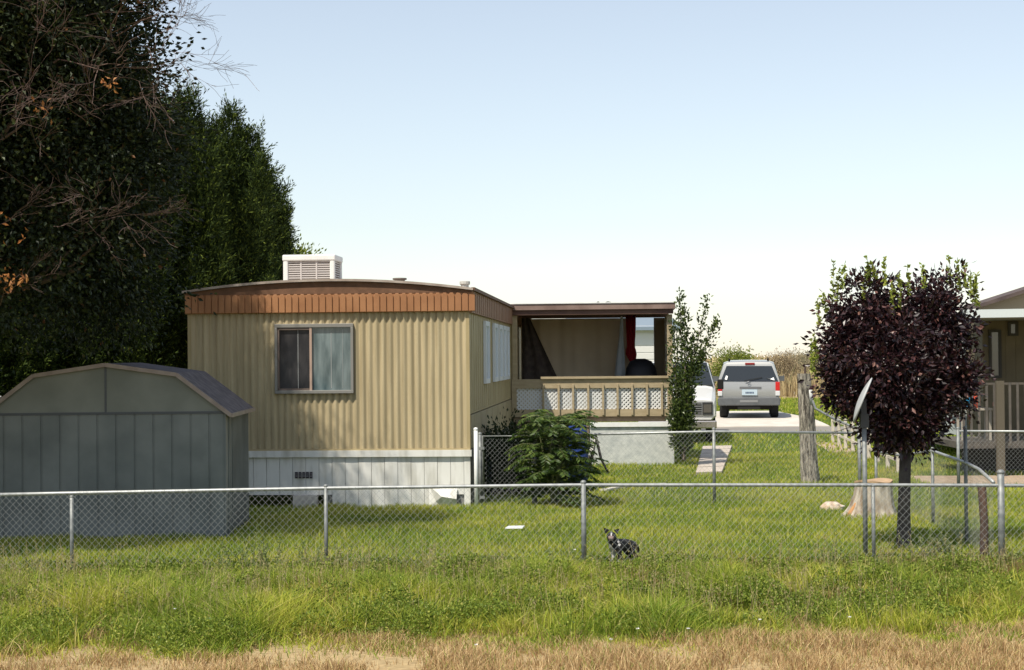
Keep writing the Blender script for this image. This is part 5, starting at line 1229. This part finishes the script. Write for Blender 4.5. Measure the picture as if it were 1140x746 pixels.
# lawn, near and far
def lawn():
    m = leafmat('lawn_blade', GR, rough=.6, spec=.2, trans=.35, patch=GY, pscale=.55)
    b = MB(); x, y = scatter(170000, 17.6, 26.5); tall = vnoise(x, y, .5, 1); b.blades(x, y, gz(x, y), (.045 + .075 * tall) * rng.uniform(.7, 1.3, len(x)), rng.uniform(.006, .011, len(x)), .9)
    x, y = scatter(130000, 26.5, 38, .5); b.blades(x, y, gz(x, y), rng.uniform(.05, .11, len(x)), rng.uniform(.012, .02, len(x)), .8)
    x, y = scatter(90000, 38, 78, .5); ok = x > 1; x, y = x[ok], y[ok]; b.blades(x, y, gz(x, y), rng.uniform(.05, .11, len(x)), rng.uniform(.025, .04, len(x)), .7)
    tag(b.build('lawn_grass', m), 'sunny green lawn grass behind the front fence', 'grass', kind='stuff')
lawn()
def weeds():
    m = leafmat('weed_blade', GR, rough=.55, spec=.25, trans=.35, patch=GY, pscale=.9)
    b = MB(); x, y = scatter(210000, 12.6, 19.2, .6); dl = dryline(x); k = y > dl + rng.normal(0, .55, len(x)) * (rng.random(len(x)) < .5); x, y = x[k], y[k]; k = (vnoise(x, y, .35, 41) + rng.normal(0, .15, len(x))) > .22; x, y = x[k], y[k]
    hh = .035 + .24 * vnoise(x, y, .8, 5) ** 1.8 + .10 * vnoise(x, y, .22, 6) ** 1.5; edge = np.clip((y - dryline(x)) / .9, .3, 1) * np.clip((18.5 - y - .9 * vnoise(x, y, .6, 21)) / 1.7, .22, 1); hh *= edge; hh *= np.where((np.abs(x - 1.2) < .45) & (y > 17.0), .45, 1) 
    b.blades(x, y, 0 * x, hh * rng.uniform(.5, 1.4, len(x)), rng.uniform(.005, .012, len(x)), 1.7)
    tx, ty = scatter(1500, 13.0, 18.2, .6); kk = (ty > dryline(tx) + .3) & (vnoise(tx, ty, .9, 51) > .38); tx, ty = tx[kk], ty[kk]; nb = 55; nt_ = len(tx)
    th = np.repeat((.10 + .20 * rng.random(nt_) ** 2) * np.clip((18.2 - ty) / 1.8, .3, 1), nb); sp_ = th * .35
    b.blades(np.repeat(tx, nb) + rng.normal(size=nt_ * nb) * sp_, np.repeat(ty, nb) + rng.normal(size=nt_ * nb) * sp_, np.zeros(nt_ * nb), th * rng.uniform(.4, 1.15, nt_ * nb), rng.uniform(.005, .011, nt_ * nb), 1.2)
    tag(b.build('weedy_grass', m), 'tall uneven weedy grass in front of the fence', 'grass', kind='stuff')
    # broad leaved ground cover in dark green patches
    x, y = scatter(400000, 12.6, 18.4, .6); pn = vnoise(x, y, .8, 9) * .7 + vnoise(x, y, .3, 10) * .3; k = (pn + rng.normal(0, .10, len(x)) > np.where(x < 0, .38, .45)) & (y > dryline(x) + .1 + .8 * rng.random(len(x))); x, y = x[k], y[k]; n = len(x)
    z = (.03 + .26 * vnoise(x, y, .3, 11) ** 1.4 * np.clip((18.3 - y) / 1.6, .25, 1)) * rng.uniform(.3, 1.15, n); P = np.stack([x, y, z], 1)
    m = leafmat('clover_leaf', [(0, (.08, .12, .014)), (.5, (.17, .24, .028)), (.9, (.29, .34, .05)), (1, (.42, .40, .10))], rough=.5, spec=.3, trans=.3)
    tag(MB().leaves(P, rng.normal(size=(n, 3)) + [0, -.2, .7], rng.uniform(.018, .036, n), rng.uniform(.012, .022, n)).build('clover', m), 'dark green clover like ground cover among the weeds', 'ground cover', kind='stuff')
    # dry verge
    x, y = scatter(120000, 11.6, 15.9, .5); k = (y < dryline(x) + rng.normal(.25, .5, len(x))) & (vnoise(x, y, .5, 31) + .3 * vnoise(x, y, .13, 32) + rng.normal(0, .12, len(x)) > .45); x, y = x[k], y[k]
    dm_ = leafmat('dry_blade', DRY, rough=.85, spec=.1, trans=.2); b = MB()
    b.blades(x, y, 0 * x, (.02 + .12 * vnoise(x, y, .35, 12) ** 1.5) * rng.uniform(.4, 1.4, len(x)), rng.uniform(.004, .008, len(x)), 1.3)
    tag(b.build('dry_grass', dm_), 'dry straw grass along the dirt verge at the bottom', 'grass', kind='stuff')
    x, y = scatter(16000, 14.2, 18.0, .5); k = (vnoise(x, y, .6, 61) + .25 * (x > 1.5) + .08 * (x < -3) + rng.normal(0, .1, len(x))) > .72; x, y = x[k], y[k]
    b = MB(); b.blades(x, y, 0 * x, rng.uniform(.10, .28, len(x)) * np.clip((18.6 - y) / 1.5, .4, 1), rng.uniform(.004, .008, len(x)), .8)
    tag(b.build('brown_grass', leafmat('brown_stalk', [(0, (.14, .07, .03)), (.6, (.26, .15, .06)), (1, (.4, .27, .12))], trans=.2)), 'reddish brown dying grass stalks mixed in the weeds', 'grass', kind='stuff')
    # seed heads standing above the weeds
    x, y = scatter(2600, 13.6, 17.6, .3); k = vnoise(x, y, .7, 15) > .45; x, y = x[k], y[k]; n = len(x); h = rng.uniform(.18, .38, n); A = np.stack([x, y, 0 * x], 1); B = A + np.stack([rng.normal(0, .05, n), rng.normal(0, .05, n), h], 1)
    b = MB(); b.wires(A, B, .0013); PP = np.repeat(B, 7, 0) + rng.normal(size=(n * 7, 3)) * [.008, .008, .022]; b.leaves(PP, rng.normal(size=PP.shape) * .5 + [0, 0, 1], .02, .006)
    tag(b.build('seed_heads', leafmat('seed_head', [(0, (.25, .2, .08)), (1, (.48, .4, .22))], trans=.2)), 'pale seed heads standing above the weedy grass', 'grass', kind='stuff')
weeds()
def tall_weed(px, py, Y, hpx, label, seed, n=5, name='tall_weed'):
    random.seed(seed); x = X(px, Y, py); t = thing(name, (x, Y, 0), label, 'weed', 'tall weeds along the front fence'); st_ = MB(); b = MB()
    for i in range(n):
        h = hpx / F * Y * random.uniform(.6, 1.0); dx, dy = random.gauss(0, .12), random.gauss(0, .08); p = [Vector((x + random.gauss(0, .04), Y + random.gauss(0, .04), 0))]
        for s in range(5): p.append(p[0] + Vector((dx * (s + 1) / 5 + random.gauss(0, .008), dy * (s + 1) / 5, h * (s + 1) / 5)))
        st_.tube(p, [.005, .0045, .004, .0035, .003, .002], 4, cap=False)
        m = 46; tt = rng.random(m); ii = np.minimum((tt * 5).astype(int), 4); fr = tt * 5 - ii; arr = np.array([tuple(q) for q in p]); pp = arr[ii] * (1 - fr[:, None]) + arr[ii + 1] * fr[:, None]
        b.leaves(pp, rng.normal(size=(m, 3)) + [0, 0, .6], rng.uniform(.025, .055, m) * (1.2 - tt * .5), .013)
    st_.build('stems', mat('weed_stem', (.18, .2, .08)), t); b.build('leaves', MATS.get('weed_leaf') or leafmat('weed_leaf', [(0, (.10, .15, .04)), (.6, (.2, .25, .08)), (1, (.34, .34, .15))], trans=.3), t)
for i, a in enumerate(((285, 625, 17.3, 60, 'tallest feathery weed in front of the shed corner', 1, 8), (300, 625, 17.2, 52, 'feathery weed close right of the tallest weed by the shed corner', 2, 6), (262, 630, 17.4, 40, 'shorter feathery weed left of the tallest weed by the shed corner', 3, 5),
                       (345, 615, 17.5, 45, 'reddish weed clump beside the second fence post', 4, 6), (375, 615, 17.4, 36, 'yellow green weed right of the second fence post', 5, 6), (240, 640, 17.1, 30, 'low weed below the shed wall', 6, 5),
                       (620, 625, 17.4, 38, 'weed with white flowers left of the middle fence post', 7, 6), (542, 640, 17.0, 34, 'dark weed on the lawn edge midway between two fence posts', 8, 6), (800, 655, 16.3, 32, 'weed in front of the fence below the path', 9, 6),
                       (925, 632, 17.2, 40, 'weed left of the satellite dish pole', 10, 7), (1030, 625, 18.2, 38, 'leafy weed behind the fence right of the red tree trunk', 11, 10), (1055, 620, 18.3, 36, 'leafy weed at the foot of the sagging side fence', 12, 10), (1120, 640, 17.2, 30, 'weed in front of the right corner post', 13, 7), (985, 650, 16.8, 30, 'weed below the dark red tree', 14, 6))): tall_weed(*a)
# tiny white and yellow flowers
fx = [(195, 678), (395, 635), (640, 612), (590, 628), (530, 718), (710, 700), (846, 690), (766, 700), (680, 712), (946, 687), (612, 610)]
for i, (px, py) in enumerate(fx):
    d = (py - 398) / (H - .16) ; Y = F / d; p = at(px, py, Y)
    fl = MB(); fl.leaves(np.tile(np.array(p), (8, 1)), np.stack([np.cos(np.arange(8) * .785), np.sin(np.arange(8) * .785), np.full(8, .35)], 1), .016, .012); st_ = MB().tube([(p.x, p.y, 0), tuple(p)], .0015, 3)
    t = thing('wild_flower', (p.x, p.y, 0), 'tiny white flower standing in the weedy grass', 'flower', 'white flowers in the weeds'); fl.build('petals', mat('petal', (.8, .8, .78)), t); st_.build('stem', mat('weed_stem', (.18, .2, .08)), t)
